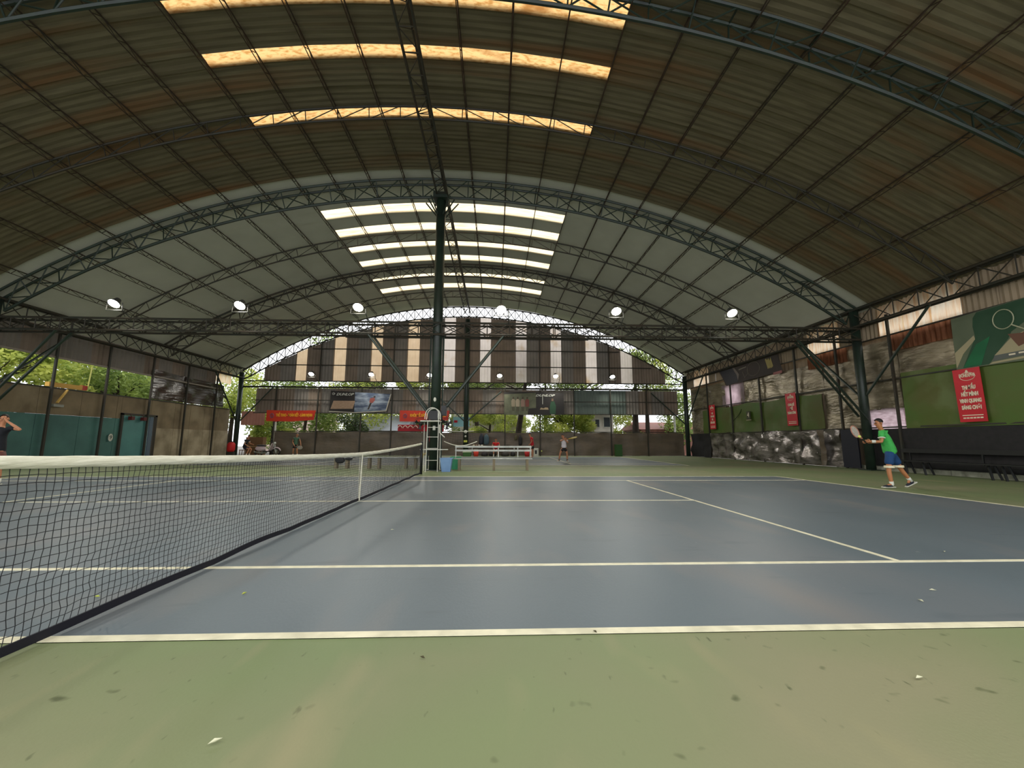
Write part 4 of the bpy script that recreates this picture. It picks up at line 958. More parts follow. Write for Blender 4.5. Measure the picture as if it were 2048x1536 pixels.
def person(label, loc, J, face, colors, group=None, grip=None, hairstyle='short', socks=True, shirt_trim=None, shorts_trim=None, sleeves=0.6, long_legs=False, extra_hem=0.0):
    """J: joints in metres relative to loc.  face: horizontal facing direction.  colors: shirt, shorts, shoes"""
    t = thing('person', label, 'person', loc, group)
    L = V(loc); P = {k: L+V(v) for k, v in J.items()}
    f = V(face).normalized(); up = (P['head']-P['neck']).normalized(); up = (up+V((0,0,1))).normalized()
    f = (f-up*f.dot(up)).normalized(); side = up.cross(f)        # person's left
    H = P['head']
    ch = []
    chest = P['chest']; pel = P['pelvis']; mid = chest.lerp(pel, 0.5)
    ch.append([('pel', pel, (0.10, 0.08)), ('mid', mid, (0.095, 0.075)), ('chest', chest, (0.10, 0.08)), ('neck', P['neck'], 0.05), ('jaw', H-up*0.075+f*0.012, (0.062, 0.066)), ('head', H+f*0.0, (0.078, 0.09)), ('crown', H+up*0.062-f*0.01, (0.068, 0.078)), ('top', H+up*0.098-f*0.01, 0.035)])
    for s in ('L', 'R'):
        sh, el, wr = P['sh'+s], P['el'+s], P['wr'+s]
        fa = (wr-el).normalized()
        ch.append([('chest', chest, 0), ('sh'+s, sh, 0.052), ('ua'+s, sh.lerp(el, 0.5), 0.044), ('el'+s, el, 0.036), ('fa'+s, el.lerp(wr, 0.4), 0.037), ('wr'+s, wr, 0.025)])
        # hand: palm and five fingers
        hd = V(J.get('hd'+s, fa)).normalized(); pn = hd.cross(up)
        if pn.length < 0.2: pn = side.copy()
        pn.normalize(); sp = hd.cross(pn).normalized()
        palm = wr+hd*0.055
        ch.append([('wr'+s, wr, 0.025), ('pa'+s, palm, (0.03, 0.02))])
        curl = 0.9 if (grip and s in grip) else 0.3
        for k, (off, ln) in enumerate(((-0.027, 0.066), (-0.009, 0.074), (0.009, 0.07), (0.027, 0.055))):
            b0 = palm+hd*0.03+sp*off; d1 = (hd*math.cos(curl*0.6)+pn*math.sin(curl*0.6)); d2 = (hd*math.cos(curl*1.6)+pn*math.sin(curl*1.6))
            ch.append([('pa'+s, palm, 0), (f'f{k}a{s}', b0, 0.0095), (f'f{k}b{s}', b0+d1*ln*0.5, 0.0085), (f'f{k}c{s}', b0+d1*ln*0.5+d2*ln*0.5, 0.0075)])
        tb = palm-hd*0.02-sp*0.03
        ch.append([('pa'+s, palm, 0), (f'tha{s}', tb, 0.011), (f'thb{s}', tb+(hd*0.6-sp*0.5+pn*0.5).normalized()*0.035, 0.010), (f'thc{s}', tb+(hd*0.6-sp*0.5+pn*0.5).normalized()*0.035+(hd+pn*0.6).normalized()*0.028, 0.0085)])
        hp, kn_, an = P['hip'+s], P['kn'+s], P['an'+s]; toe = P['toe'+s]
        ch.append([('pel', pel, 0), ('hip'+s, hp, 0.085), ('th'+s, hp.lerp(kn_, 0.5), 0.072), ('kn'+s, kn_, 0.052), ('ca'+s, kn_.lerp(an, 0.35), 0.054), ('an'+s, an, 0.036), ('ft'+s, an.lerp(toe, 0.6), 0.03)])
    sk_m = colors.get('skin', skin)
    skin_mesh('body', ch, sk_m, t, 'pel')
    # head details
    hc = H+up*0.03
    mb = MB()
    for i in range(9):
        for j in range(13):
            ph = (i/8)*1.75; th = 2*PI*j/12
            d = up*math.cos(ph)+(f*math.cos(th)+side*math.sin(th))*math.sin(ph)
            front = max(0, math.cos(th))
            lim = 1.75-0.85*front**0.7
            ph2 = min(ph, lim); d = up*math.cos(ph2)+(f*math.cos(th)+side*math.sin(th))*math.sin(ph2)
            mb.v.append(hc-f*0.004+up*d.dot(up)*0.098+f*d.dot(f)*0.098+side*d.dot(side)*0.083)
    for i in range(8):
        for j in range(12): mb.f.append((i*13+j, i*13+j+1, (i+1)*13+j+1, (i+1)*13+j))
    if hairstyle != 'cap': build('hair', mb, hair, t, smooth=True)
    else:
        build('hat', mb, colors['hat'], t, smooth=True)
    e = H+up*0.008
    for sg in (-1, 1):
        mbx = MB().ball(e+f*0.078+side*sg*0.031, 0.011, 8, 5); ey = build('eye', mbx, flat('eye_dark', (30, 24, 22)), t)
        build('ear', MB().ball(H+side*sg*0.082+up*0.0-f*0.01, 0.026, 8, 5, (0.6, 0.6, 1.1)), sk_m, t, smooth=True)
        build('eyebrow', MB().bar(e+f*0.084+side*sg*0.018+up*0.022, e+f*0.074+side*sg*0.046+up*0.022, 0.008, 0.006), hair, t)
    build('nose', MB().ball(H+f*0.092-up*0.018, 0.016, 8, 5, (0.9, 0.9, 1.3)), sk_m, t, smooth=True)
    build('mouth', MB().ball(H+f*0.074-up*0.055, 0.017, 8, 5, (1, 1, 0.35)), flat('lips', (150, 82, 70)), t)
    # shirt
    hem = pel+V((0, 0, -0.03-extra_hem)); cs = []
    cs.append([('hem', hem, (0.175, 0.15)), ('w', mid.lerp(pel, 0.45), (0.165, 0.135)), ('m', mid.lerp(chest, 0.4), (0.155, 0.125)), ('c', chest, (0.155, 0.125)), ('cc', chest.lerp(P['neck'], 0.55), (0.12, 0.1)), ('n', P['neck']-up*0.03, 0.068)])
    for s in ('L', 'R'):
        sh, el = P['sh'+s], P['el'+s]; end = sh.lerp(el, sleeves)
        cs.append([('c', chest, 0), ('s'+s, sh, 0.068), ('e'+s, end, 0.062)])
    sh_o = skin_mesh('shirt', cs, colors['shirt'], t, 'c')
    if shirt_trim:
        for s in ('L', 'R'):
            sh, el = P['sh'+s], P['el'+s]; a = sh.lerp(el, sleeves-0.03); b_ = sh.lerp(el, sleeves+0.04)
            build('sleeve_band', MB().tube([a, b_], 0.071, 10), shirt_trim, t)
    cs = [[('p', pel+V((0,0,0.08)), (0.13, 0.11)), ('q', pel+V((0,0,-0.03)), (0.15, 0.125))]]
    for s in ('L', 'R'):
        hp, kn_, an = P['hip'+s], P['kn'+s], P['an'+s]
        if long_legs: cs.append([('q', pel, 0), ('h'+s, hp, 0.1), ('k'+s, kn_, 0.072), ('a'+s, kn_.lerp(an, 0.85), 0.055)])
        else: cs.append([('q', pel, 0), ('h'+s, hp, 0.11), ('k'+s, hp.lerp(kn_, 0.66), 0.11)])
    skin_mesh('shorts' if not long_legs else 'trousers', cs, colors['shorts'], t, 'q')
    if shorts_trim:
        for s in ('L', 'R'):
            hp, kn_ = P['hip'+s], P['kn'+s]
            build('hem_band', MB().tube([hp.lerp(kn_, 0.66), hp.lerp(kn_, 0.66)-V((0, 0, 0.05))], [0.103, 0.108], 14), shorts_trim, t, smooth=False)
    for s in ('L', 'R'):
        an, toe, kn_ = P['an'+s], P['toe'+s], P['kn'+s]; d = (toe-an); heel = P.get('heel'+s, V((an.x, an.y, an.z-0.055))-V((d.x, d.y, 0)).normalized()*0.04)
        if socks: build('sock', MB().tube([an.lerp(kn_, 0.22), an, an.lerp(heel.lerp(toe, 0.3), 0.5)], [0.046, 0.043, 0.045], 10), colors.get('socks', white_paint), t, smooth=True)
        shoe = skin_mesh('shoe', [[('a', heel+(an-heel)*0.35, 0.042), ('b', heel.lerp(toe, 0.45)+(an-heel)*0.2, (0.045, 0.042)), ('c', toe+(an-heel)*0.06, (0.042, 0.028))]], colors['shoes'], t, 'b')
        so = MB(); dd = (toe-heel).normalized(); w = dd.cross(V((0,0,1))).normalized()*0.045; dn = w.cross(dd).normalized()
        if dn.z > 0: dn = -dn
        a0 = heel-dd*0.025; a1 = toe+dd*0.03
        so.add([a0-w*0.8, a0+w*0.8, a1+w*0.7, a1-w*0.7, a0-w*0.8+dn*0.022, a0+w*0.8+dn*0.022, a1+w*0.7+dn*0.022, a1-w*0.7+dn*0.022], [(0,1,2,3),(7,6,5,4),(0,4,5,1),(1,5,6,2),(2,6,7,3),(3,7,4,0)])
        build('sole', so, colors.get('sole', white_paint), t)
    return t

def racket(label, hand, d, n, frame_mat, grip_mat=None):
    """tennis racket: hand = grip centre, d = direction towards the head, n = normal of the strings"""
    hand, d, n = V(hand), V(d).normalized(), V(n); n = (n-d*n.dot(d)).normalized(); w = d.cross(n)
    t = thing('tennis_racket', label, 'racket', tuple(hand))
    build('grip', MB().tube([hand-d*0.1, hand+d*0.11], 0.017, 8), grip_mat or black_paint, t)
    c = hand+d*0.42
    ring = [c+d*0.17*math.sin(k*PI/12)+w*0.13*math.cos(k*PI/12) for k in range(24)]
    build('frame', MB().tube(ring, 0.012, 6, closed=True), frame_mat, t)
    build('throat', MB().tube([hand+d*0.11, c-d*0.14-w*0.06], 0.010, 6).tube([hand+d*0.11, c-d*0.14+w*0.06], 0.010, 6), frame_mat, t)
    mb = MB()
    for k in range(-6, 7):
        a = k*0.02; h = 0.17*math.sqrt(max(0, 1-(a/0.13)**2)); mb.tube([c+w*a-d*h, c+w*a+d*h], 0.0022, 3)
    for k in range(-8, 9):
        a = k*0.02; h = 0.13*math.sqrt(max(0, 1-(a/0.17)**2)); mb.tube([c+d*a-w*h, c+d*a+w*h], 0.0022, 3)
    o = build('strings', mb, flat('string_white', (214, 206, 190)), t); o['kind'] = 'stuff'
    return t

M('green_shirt', (70, 178, 84), (60, 160, 74), scale=5, rough=0.8, bump=0.3, bscale=9)
M('blue_shorts', (24, 66, 112), (18, 56, 98), scale=5, rough=0.8)
M('tan_skin', (176, 118, 78), rough=0.5)
# player in green, right
def turn(J, k=0.7):
    return {n_: ((v[0]+k*v[1], k*v[1], v[2]) if not n_.startswith('hd') else v) for n_, v in J.items()}
person('young player in a green shirt and blue shorts leaning forward with a two-handed racket grip', (12.45, 7.6, 0),
       turn(dict(head=(-0.09, 0, 1.615), neck=(-0.05, 0, 1.475), chest=(0.03, 0, 1.29), pelvis=(0.14, 0, 0.86),
            shL=(-0.04, -0.17, 1.40), shR=(-0.03, 0.17, 1.40), elL=(-0.05, -0.25, 1.14), elR=(-0.1, 0.2, 1.14),
            wrL=(-0.32, -0.10, 1.15), wrR=(-0.40, 0.05, 1.12), hdL=(-0.8, 0.5, 0.05), hdR=(-0.9, 0.2, 0.1),
            hipL=(0.10, -0.10, 0.80), hipR=(0.17, 0.10, 0.80), knL=(0.03, -0.12, 0.42), knR=(0.37, 0.10, 0.42),
            anL=(0.07, -0.12, 0.09), anR=(0.55, 0.11, 0.19), toeL=(-0.16, -0.12, 0.035), toeR=(0.45, 0.1, 0.035),
            heelL=(0.11, -0.12, 0.035), heelR=(0.68, 0.11, 0.13))),
       (-1, 0.25, 0.02), dict(shirt=MATS['green_shirt'], shorts=MATS['blue_shorts'], shoes=flat('navy_shoe', (26, 30, 42)), skin=MATS['tan_skin']), grip='LR',
       shirt_trim=flat('white_trim', (220, 226, 210)), shorts_trim=flat('cream_trim', (226, 218, 186)), extra_hem=0.03, sleeves=0.62)
wb_ = MB().tube([(12.12, 7.49, 1.147), (12.055, 7.53, 1.15)], 0.038, 10)
tag(build('wristband', wb_, white_paint), 'white wristband on the green-shirted player', 'wristband')
racket('tennis racket with pale strings held upright by the green-shirted player', (11.95, 7.61, 1.15), (-0.76, -0.24, 0.57), (0.1, -1, 0.3), flat('racket_red_grey', (176, 120, 100)))
tag(build('tennis_ball', MB().ball((11.72, 7.50, 1.27), 0.034, 12, 8), flat('ball_yellow', (214, 224, 110)), smooth=True), 'yellow tennis ball just meeting the racket of the green-shirted player', 'ball')
# man in black at the left edge
person('man in a black shirt at the left edge, hand raised to his face', (-10.05, 8.5, 0),
       dict(head=(0.0, 0, 1.66), neck=(-0.02, 0, 1.50), chest=(-0.03, 0, 1.32), pelvis=(-0.03, 0, 0.90),
            shL=(0.16, 0.03, 1.44), shR=(-0.2, -0.02, 1.44), elL=(0.50, -0.05, 1.38), elR=(-0.36, -0.2, 1.25), wrL=(0.21, -0.12, 1.60), wrR=(-0.12, -0.22, 1.55), hdL=(-0.6, 0, 0.8), hdR=(0.5, 0.2, 0.8),
            hipL=(0.08, 0, 0.86), hipR=(-0.12, 0, 0.86), knL=(0.12, -0.04, 0.46), knR=(-0.14, -0.04, 0.46), anL=(0.13, 0, 0.09), anR=(-0.16, 0, 0.09), toeL=(0.2, -0.2, 0.035), toeR=(-0.2, -0.2, 0.035)),
       (0.35, -1, 0.05), dict(shirt=M('black_shirt', (22, 24, 28), (30, 32, 36), scale=5, rough=0.9), shorts=flat('brown_shorts', (96, 52, 42)), shoes=black_paint), sleeves=0.55, extra_hem=0.24)
# white shirted player on the far court
person('player in a white shirt and black shorts swinging on the far court', (6.33, 20.4, 0),
       dict(head=(-0.02, 0, 1.40), neck=(0.03, 0, 1.28), chest=(0.04, 0, 1.12), pelvis=(0.04, 0, 0.78),
            shL=(0.2, 0.05, 1.22), shR=(-0.12, -0.08, 1.2), elL=(0.25, -0.12, 1.05), elR=(-0.2, -0.24, 1.15), wrL=(0.06, -0.25, 1.22), wrR=(0.02, -0.28, 1.26), hdR=(0.7, 0, 0.5), hdL=(0.5, -0.2, 0.6),
            hipL=(0.14, 0, 0.74), hipR=(-0.06, 0, 0.74), knL=(0.2, -0.05, 0.44), knR=(-0.2, -0.08, 0.46), anL=(0.21, 0, 0.09), anR=(-0.25, 0, 0.09), toeL=(0.26, -0.18, 0.035), toeR=(-0.42, -0.1, 0.035)),
       (-0.6, -1, 0), dict(shirt=M('white_shirt', (226, 220, 222), (208, 200, 204), scale=5, rough=0.8), shorts=flat('black_shorts', (24, 24, 26)), shoes=white_paint, socks=flat('grey_sock', (90, 92, 90))), grip='LR')
racket('tennis racket with a yellow blade swung back by the white-shirted player', (6.48, 20.14, 1.24), (1, 0.05, 0.25), (0, -0.2, 1), flat('racket_yellow', (232, 206, 60)), flat('grip_orange', (196, 130, 70)))
tag(build('tennis_ball', MB().ball((4.96, 19.0, 0.63), 0.034, 10, 7), flat('ball_yellow', (214, 224, 110)), smooth=True), 'yellow tennis ball in the air left of the white-shirted player', 'ball')
# red shirted standing man
person('man in a red shirt and dark shorts standing by the white box, facing left', (5.15, 26.8, 0),
       dict(head=(-0.16, 0, 1.60), neck=(-0.1, 0, 1.47), chest=(-0.02, 0, 1.28), pelvis=(0.03, 0, 0.86),
            shL=(-0.06, -0.15, 1.4), shR=(0.04, 0.15, 1.4), elL=(-0.02, -0.22, 1.12), elR=(0.1, 0.2, 1.12), wrL=(-0.15, -0.14, 0.95), wrR=(0.0, 0.14, 0.92),
            hipL=(0.03, -0.09, 0.82), hipR=(0.06, 0.09, 0.82), knL=(0.0, -0.09, 0.45), knR=(0.08, 0.09, 0.45), anL=(0.02, -0.09, 0.09), anR=(0.08, 0.1, 0.09), toeL=(-0.16, -0.12, 0.035), toeR=(-0.1, 0.08, 0.035)),
       (-1, -0.3, 0), dict(shirt=M('red_shirt', (206, 30, 48), (186, 24, 40), scale=5, rough=0.8), shorts=flat('black_shorts', (24, 24, 26)), shoes=flat('pinkish_shoe', (190, 140, 124))), socks=False, extra_hem=0.05)
# seated man in red
person('man in a bright red shirt seated on a stool before the far table with bags', (2.6, 28.5, 0),
       dict(head=(0, -0.02, 1.24), neck=(0, 0, 1.1), chest=(0, 0.02, 0.94), pelvis=(0, 0.1, 0.56),
            shL=(0.18, 0, 1.03), shR=(-0.18, 0, 1.03), elL=(0.28, -0.1, 0.8), elR=(-0.28, -0.1, 0.8), wrL=(0.1, -0.28, 0.72), wrR=(-0.1, -0.28, 0.72),
            hipL=(0.1, 0.05, 0.54), hipR=(-0.1, 0.05, 0.54), knL=(0.16, -0.42, 0.5), knR=(-0.16, -0.42, 0.5), anL=(0.16, -0.42, 0.09), anR=(-0.16, -0.42, 0.09), toeL=(0.18, -0.62, 0.035), toeR=(-0.18, -0.62, 0.035)),
       (0, -1, 0), dict(shirt=flat('bright_red_shirt', (214, 28, 30)), shorts=flat('black_shorts', (24, 24, 26)), shoes=white_paint))
# man in green vest with racket
person('man in a green and black vest standing before the far curtain on the left', (-12.3, 29.0, 0),
       dict(head=(0.06, 0, 1.55), neck=(0.02, 0, 1.42), chest=(0, 0, 1.24), pelvis=(0, 0, 0.82),
            shL=(0.2, 0, 1.34), shR=(-0.18, 0, 1.34), elL=(0.33, -0.02, 1.06), elR=(-0.22, -0.08, 1.04), wrL=(0.42, -0.1, 0.78), wrR=(0.0, -0.22, 0.78),
            hipL=(0.1, 0, 0.78), hipR=(-0.1, 0, 0.78), knL=(0.13, -0.04, 0.43), knR=(-0.14, -0.04, 0.43), anL=(0.15, 0, 0.09), anR=(-0.16, 0, 0.09), toeL=(0.2, -0.18, 0.035), toeR=(-0.24, -0.18, 0.035)),
       (0.2, -1, 0), dict(shirt=flat('grey_green_vest', (74, 108, 84)), shorts=flat('black_shorts', (24, 24, 26)), shoes=white_paint, hat=flat('grey_cap', (120, 116, 106))), hairstyle='cap', sleeves=0.4, shirt_trim=black_paint)
racket('tennis racket hanging down in the hands of the man in the green vest', (-12.28, 28.75, 0.72), (0.9, 0, -0.2), (0, -1, 0.4), flat('racket_grey', (150, 152, 140)))
# seated man on motorbike side
person('man in a black shirt squatting beside the pale motorbike', (-15.6, 28.6, 0),
       dict(head=(0.08, 0, 1.42), neck=(0.0, 0, 1.27), chest=(-0.08, 0, 1.08), pelvis=(-0.2, 0, 0.62),
            shL=(0.0, 0.15, 1.18), shR=(-0.04, -0.17, 1.18), elL=(0.1, 0.15, 0.92), elR=(-0.05, -0.24, 0.88), wrL=(0.32, 0.1, 0.86), wrR=(0.22, -0.16, 0.7),
            hipL=(-0.16, 0.1, 0.58), hipR=(-0.16, -0.1, 0.58), knL=(0.24, 0.15, 0.52), knR=(0.24, -0.15, 0.52), anL=(0.12, 0.12, 0.09), anR=(0.05, -0.14, 0.09), toeL=(0.32, 0.14, 0.035), toeR=(0.26, -0.16, 0.035)),
       (1, -0.2, 0), dict(shirt=MATS['black_shirt'], shorts=flat('navy_shorts', (30, 28, 42)), shoes=flat('tan_shoe', (190, 160, 130))), shirt_trim=white_paint, sleeves=0.5)
t = thing('stool', 'steel stool under the seated man in the bright red shirt', 'stool', (2.6, 28.6, 0))
build('seat', MB().box(2.42, 2.78, 28.45, 28.8, 0.4, 0.44), steel_light, t)
for dx in (-0.15, 0.15):
    for dy in (-0.14, 0.14): build('leg', MB().bar((2.6+dx, 28.62+dy, 0), (2.6+dx, 28.62+dy, 0.4), 0.03), steel_light, t)
t = thing('stool', 'low wooden stool under the man squatting by the motorbike', 'stool', (-15.85, 28.6, 0))
build('seat', MB().box(-16.05, -15.65, 28.42, 28.78, 0.42, 0.47), M('brown_wood', (112, 82, 52)), t)
for dx in (-0.16, 0.16):
    for dy in (-0.14, 0.14): build('leg', MB().bar((-15.85+dx, 28.6+dy, 0), (-15.85+dx, 28.6+dy, 0.42), 0.04), M('brown_wood', (112, 82, 52)), t)

# motorbike
mbk = thing('motorbike', 'pale pink and white motorbike parked in the far left corner', 'motorbike', (-14.6, 29.0, 0))
pale = flat('pale_pink_panel', (206, 184, 188), 0.35); dk = flat('dark_panel', (36, 34, 38), 0.4)
for x in (-15.25, -14.0):
    w_ = build('wheel', MB().tube([(x+0.27*math.cos(k*PI/10), 29.0, 0.28+0.27*math.sin(k*PI/10)) for k in range(20)], 0.045, 8, closed=True), flat('tyre', (22, 22, 24)), mbk, smooth=True)
    mb = MB().tube([(x, 28.95, 0.28), (x, 29.05, 0.28)], 0.06, 8)
    for k in range(6): mb.bar((x, 29, 0.28), (x+0.25*math.cos(k*PI/3), 29, 0.28+0.25*math.sin(k*PI/3)), 0.02)
    build('spokes', mb, steel_light, mbk)
build('front_fork', MB().tube([(-14.0, 28.92, 0.28), (-14.2, 28.92, 0.95)], 0.025, 6).tube([(-14.0, 29.08, 0.28), (-14.2, 29.08, 0.95)], 0.025, 6), steel_light, mbk)
build('front_fender', MB().tube([(-14.0+0.33*math.cos(a*0.35+0.3), 29.0, 0.28+0.33*math.sin(a*0.35+0.3)) for a in range(7)], 0.05, 6), pale, mbk, smooth=True)
build('leg_shield', MB().add([(-14.2, 28.8, 0.95), (-14.2, 29.2, 0.95), (-14.45, 29.2, 0.4), (-14.45, 28.8, 0.4), (-14.26, 28.8, 0.95), (-14.26, 29.2, 0.95), (-14.51, 29.2, 0.4), (-14.51, 28.8, 0.4)], [(0,1,2,3),(7,6,5,4),(0,4,5,1),(1,5,6,2),(2,6,7,3),(3,7,4,0)]), pale, mbk)
build('floorboard', MB().box(-14.9, -14.4, 28.85, 29.15, 0.3, 0.38), dk, mbk)
mb = MB().ball((-15.15, 29.0, 0.55), 0.26, 12, 8, (1.5, 0.55, 0.75)); build('rear_body', mb, pale, mbk, smooth=True)
build('seat', MB().ball((-15.1, 29.0, 0.76), 0.3, 12, 8, (1.25, 0.45, 0.25)), dk, mbk, smooth=True)
build('handlebar', MB().tube([(-14.28, 28.7, 1.05), (-14.22, 28.85, 1.0), (-14.2, 29.0, 0.98), (-14.22, 29.15, 1.0), (-14.28, 29.3, 1.05)], 0.018, 6), dk, mbk)
build('headlight', MB().ball((-14.14, 29.0, 0.95), 0.09, 10, 6), white_paint, mbk, smooth=True)
build('mirror', MB().ball((-14.25, 28.72, 1.22), 0.06, 8, 5, (0.4, 1, 0.7)).tube([(-14.25, 28.72, 1.05), (-14.25, 28.72, 1.2)], 0.008, 4), dk, mbk)
build('engine', MB().ball((-14.85, 29.0, 0.3), 0.16, 10, 6, (1.4, 0.8, 0.8)), steel_light, mbk)
build('exhaust', MB().tube([(-14.8, 28.84, 0.2), (-15.1, 28.82, 0.24), (-15.5, 28.82, 0.3)], 0.045, 8), steel_light, mbk)

for ob in (mbk,): ob.location.x += 0.3

# ------------------------------------------------------------------ outside: trees, houses, signs
_leafmesh = {}
def leaves(name, n, rx, ry, rz, size, mat, parent, c, droop=0.0, seed=0):
    rnd = random.Random(seed); mb = MB(); blobs = [(rnd.uniform(-0.75, 0.75), rnd.uniform(-0.75, 0.75), rnd.uniform(-0.8, 0.8), rnd.uniform(0.25, 0.45)) for _ in range(16)]
    cx, cy, cz = c
    for i in range(n):
        b = blobs[i % 16]
        while True:
            u = V((rnd.gauss(0, 1), rnd.gauss(0, 1), rnd.gauss(0, 1)))
            if u.length > 0.1: break
        u = u.normalized()*(rnd.random()**0.33)*b[3]
        p = V((cx+(b[0]+u.x)*rx, cy+(b[1]+u.y)*ry, cz+(b[2]+u.z)*rz))
        d = V((rnd.uniform(-1, 1), rnd.uniform(-1, 1), rnd.uniform(-0.6, 0.6)-droop)).normalized(); w = d.orthogonal().normalized()
        w = (w+d.cross(w)*rnd.uniform(-1, 1)).normalized(); s = size*rnd.uniform(0.6, 1.4)
        mb.add([p-d*s*0.5, p+w*s*0.22, p+d*s*0.5, p-w*s*0.22], [(0, 1, 2, 3)])
    o = build(name, mb, mat, parent); o['kind'] = 'stuff'; return o
def tree(label, x, y, h, rx, rz, mat, n=5000, size=0.28, lean=0.0, tr=0.16, droop=0.3, seed=0, cz=None, ry=None):
    t = thing('tree', label, 'tree', (x, y, -0.16), 'trees outside the hall')
    pts = [(x, y, -0.16), (x+lean*0.3, y, h*0.25), (x+lean*0.7, y+0.1, h*0.5), (x+lean, y, h*0.75)]
    build('trunk', MB().tube(pts, [tr*1.2, tr, tr*0.8, tr*0.4], 8), bark, t, smooth=True)
    mb = MB(); rnd = random.Random(seed+50)
    for k in range(5):
        a = rnd.uniform(0, 6.28); b0 = V(pts[2]).lerp(V(pts[3]), rnd.random()*0.6-0.3)
        mb.tube([b0, b0+V((math.cos(a)*rx*0.35, math.sin(a)*rx*0.3, rz*0.3)), b0+V((math.cos(a)*rx*0.7, math.sin(a)*rx*0.6, rz*0.5))], [tr*0.5, tr*0.3, tr*0.1], 6)
    build('branches', mb, bark, t)
    leaves('foliage', n, rx, ry or rx, rz, size, mat, t, (x+lean, y, cz if cz is not None else h-rz*0.6), droop, seed)
    return t
TR = [ # x, y, h, rx, rz, mat, n, size, lean, trunk, cz, label
    (-15.0, 36.0, 7.0, 3.2, 3.2, leaf_b, 6000, 0.30, 0.2, 0.15, 3.6, 'mid green tree outside the far left corner above the motorbike'),
    (-9.6, 33.2, 4.2, 1.4, 1.0, leaf_d, 3200, 0.22, 0.2, 0.1, 2.3, 'dark green bush-like tree outside under the right end of the left slogan banner'),
    (-11.5, 39.5, 9.5, 3.8, 3.8, leaf_a, 7000, 0.32, 0.0, 0.2, 5.0, 'tall yellow-green tree outside left of the tilted blue banner'),
    (-5.0, 41.5, 9.5, 4.0, 3.4, leaf_a, 7000, 0.34, 0.3, 0.22, 6.4, 'tall yellow-green tree behind the grey shed roof'),
    (1.9, 36.5, 5.0, 2.6, 1.7, leaf_a, 6000, 0.26, 0.2, 0.12, 3.0, 'low yellow-green tree outside right of the far centre column'),
    (0.5, 43.0, 10.5, 4.2, 3.2, leaf_b, 7000, 0.34, 0.0, 0.24, 7.5, 'tall mid green tree far behind the centre column'),
    (4.25, 31.9, 9.0, 2.6, 2.0, leaf_d, 2500, 0.30, 0.9, 0.24, 8.0, 'leaning dark trunked tree just outside the far wall under the sage photo banner'),
    (8.6, 35.5, 6.0, 3.4, 2.3, leaf_a, 9000, 0.34, 0.0, 0.16, 3.2, 'bright drooping-leaved tree outside behind the white-shirted player'),
    (8.0, 42.0, 10.0, 4.2, 3.4, leaf_b, 6500, 0.34, 0.0, 0.22, 7.4, 'tall mid green tree behind the bright drooping-leaved tree'),
    (14.45, 32.2, 8.5, 2.2, 1.8, leaf_b, 2500, 0.30, 0.2, 0.28, 7.6, 'thick-trunked tree outside left of the white post at the far right corner'),
    (15.6, 32.4, 8.5, 2.2, 1.8, leaf_a, 2500, 0.30, 0.1, 0.2, 7.4, 'second thick-trunked tree just left of the white post at the far right'),
    (13.6, 38.5, 5.0, 3.4, 2.2, leaf_a, 6500, 0.30, 0.0, 0.14, 3.0, 'yellow-green tree outside between the pale house and the white post'),
    (19.5, 37.0, 8.0, 3.6, 3.4, leaf_b, 6500, 0.32, 0.0, 0.18, 4.8, 'mid green tree outside beyond the far right corner column'),
    (-19.5, 41.0, 9.0, 4.4, 4.0, leaf_b, 8000, 0.34, 0.0, 0.2, 4.4, 'broad green tree outside far beyond the motorbike corner'),
    (-16.5, 33.6, 5.0, 1.8, 1.3, leaf_a, 5000, 0.22, 0.0, 0.1, 2.2, 'low bright tree just outside behind the squatting man'),
    (-13.0, 44.0, 13.0, 4.5, 3.6, leaf_b, 6000, 0.4, 0.0, 0.25, 9.5, 'very tall green tree showing above the left slope of the gable'),
    (12.5, 44.0, 13.0, 4.5, 3.6, leaf_b, 6000, 0.4, 0.0, 0.25, 9.5, 'very tall green tree showing above the right slope of the gable'),
    (-5.5, 47.0, 8.0, 5.0, 3.2, leaf_b, 6000, 0.4, 0.0, 0.2, 3.6, 'broad green tree outside behind the shed'),
    (3.6, 48.0, 8.0, 5.0, 3.2, leaf_a, 6000, 0.4, 0.0, 0.2, 3.4, 'broad yellow-green tree before the cream house'),
    (-21.5, 36.0, 8.0, 3.4, 3.4, leaf_a, 6000, 0.32, 0.0, 0.18, 4.6, 'yellow-green tree outside beyond the far left corner column'),
    (-26.0, 14.0, 8.0, 4.0, 3.2, leaf_a, 9000, 0.36, 0.0, 0.2, 4.6, 'bright green tree outside the left wall nearest the camera'),
    (-25.5, 20.5, 8.0, 4.2, 3.2, leaf_a, 9000, 0.36, 0.3, 0.2, 4.6, 'bright green tree outside above the yellow awning board'),
    (-22.8, 26.0, 7.0, 3.4, 2.8, leaf_b, 8000, 0.32, -0.2, 0.16, 4.4, 'forked-trunk green tree outside above the teal door'),
    (-24.5, 31.5, 8.0, 4.0, 3.4, leaf_a, 8000, 0.34, 0.0, 0.2, 4.8, 'bright green tree outside beyond the glossy dark tarpaulin'),
]
for i, (x, y, h, rx, rz, mt, n, sz, ln_, tr, cz, lab) in enumerate(TR): tree(lab, x, y, h, rx, rz, mt, int(n*1.25), sz*0.82, ln_, tr, 0.5 if 'droop' in lab else 0.25, 100+i, cz, ry=0.8 if 31 < y < 33 and h > 8 else None)
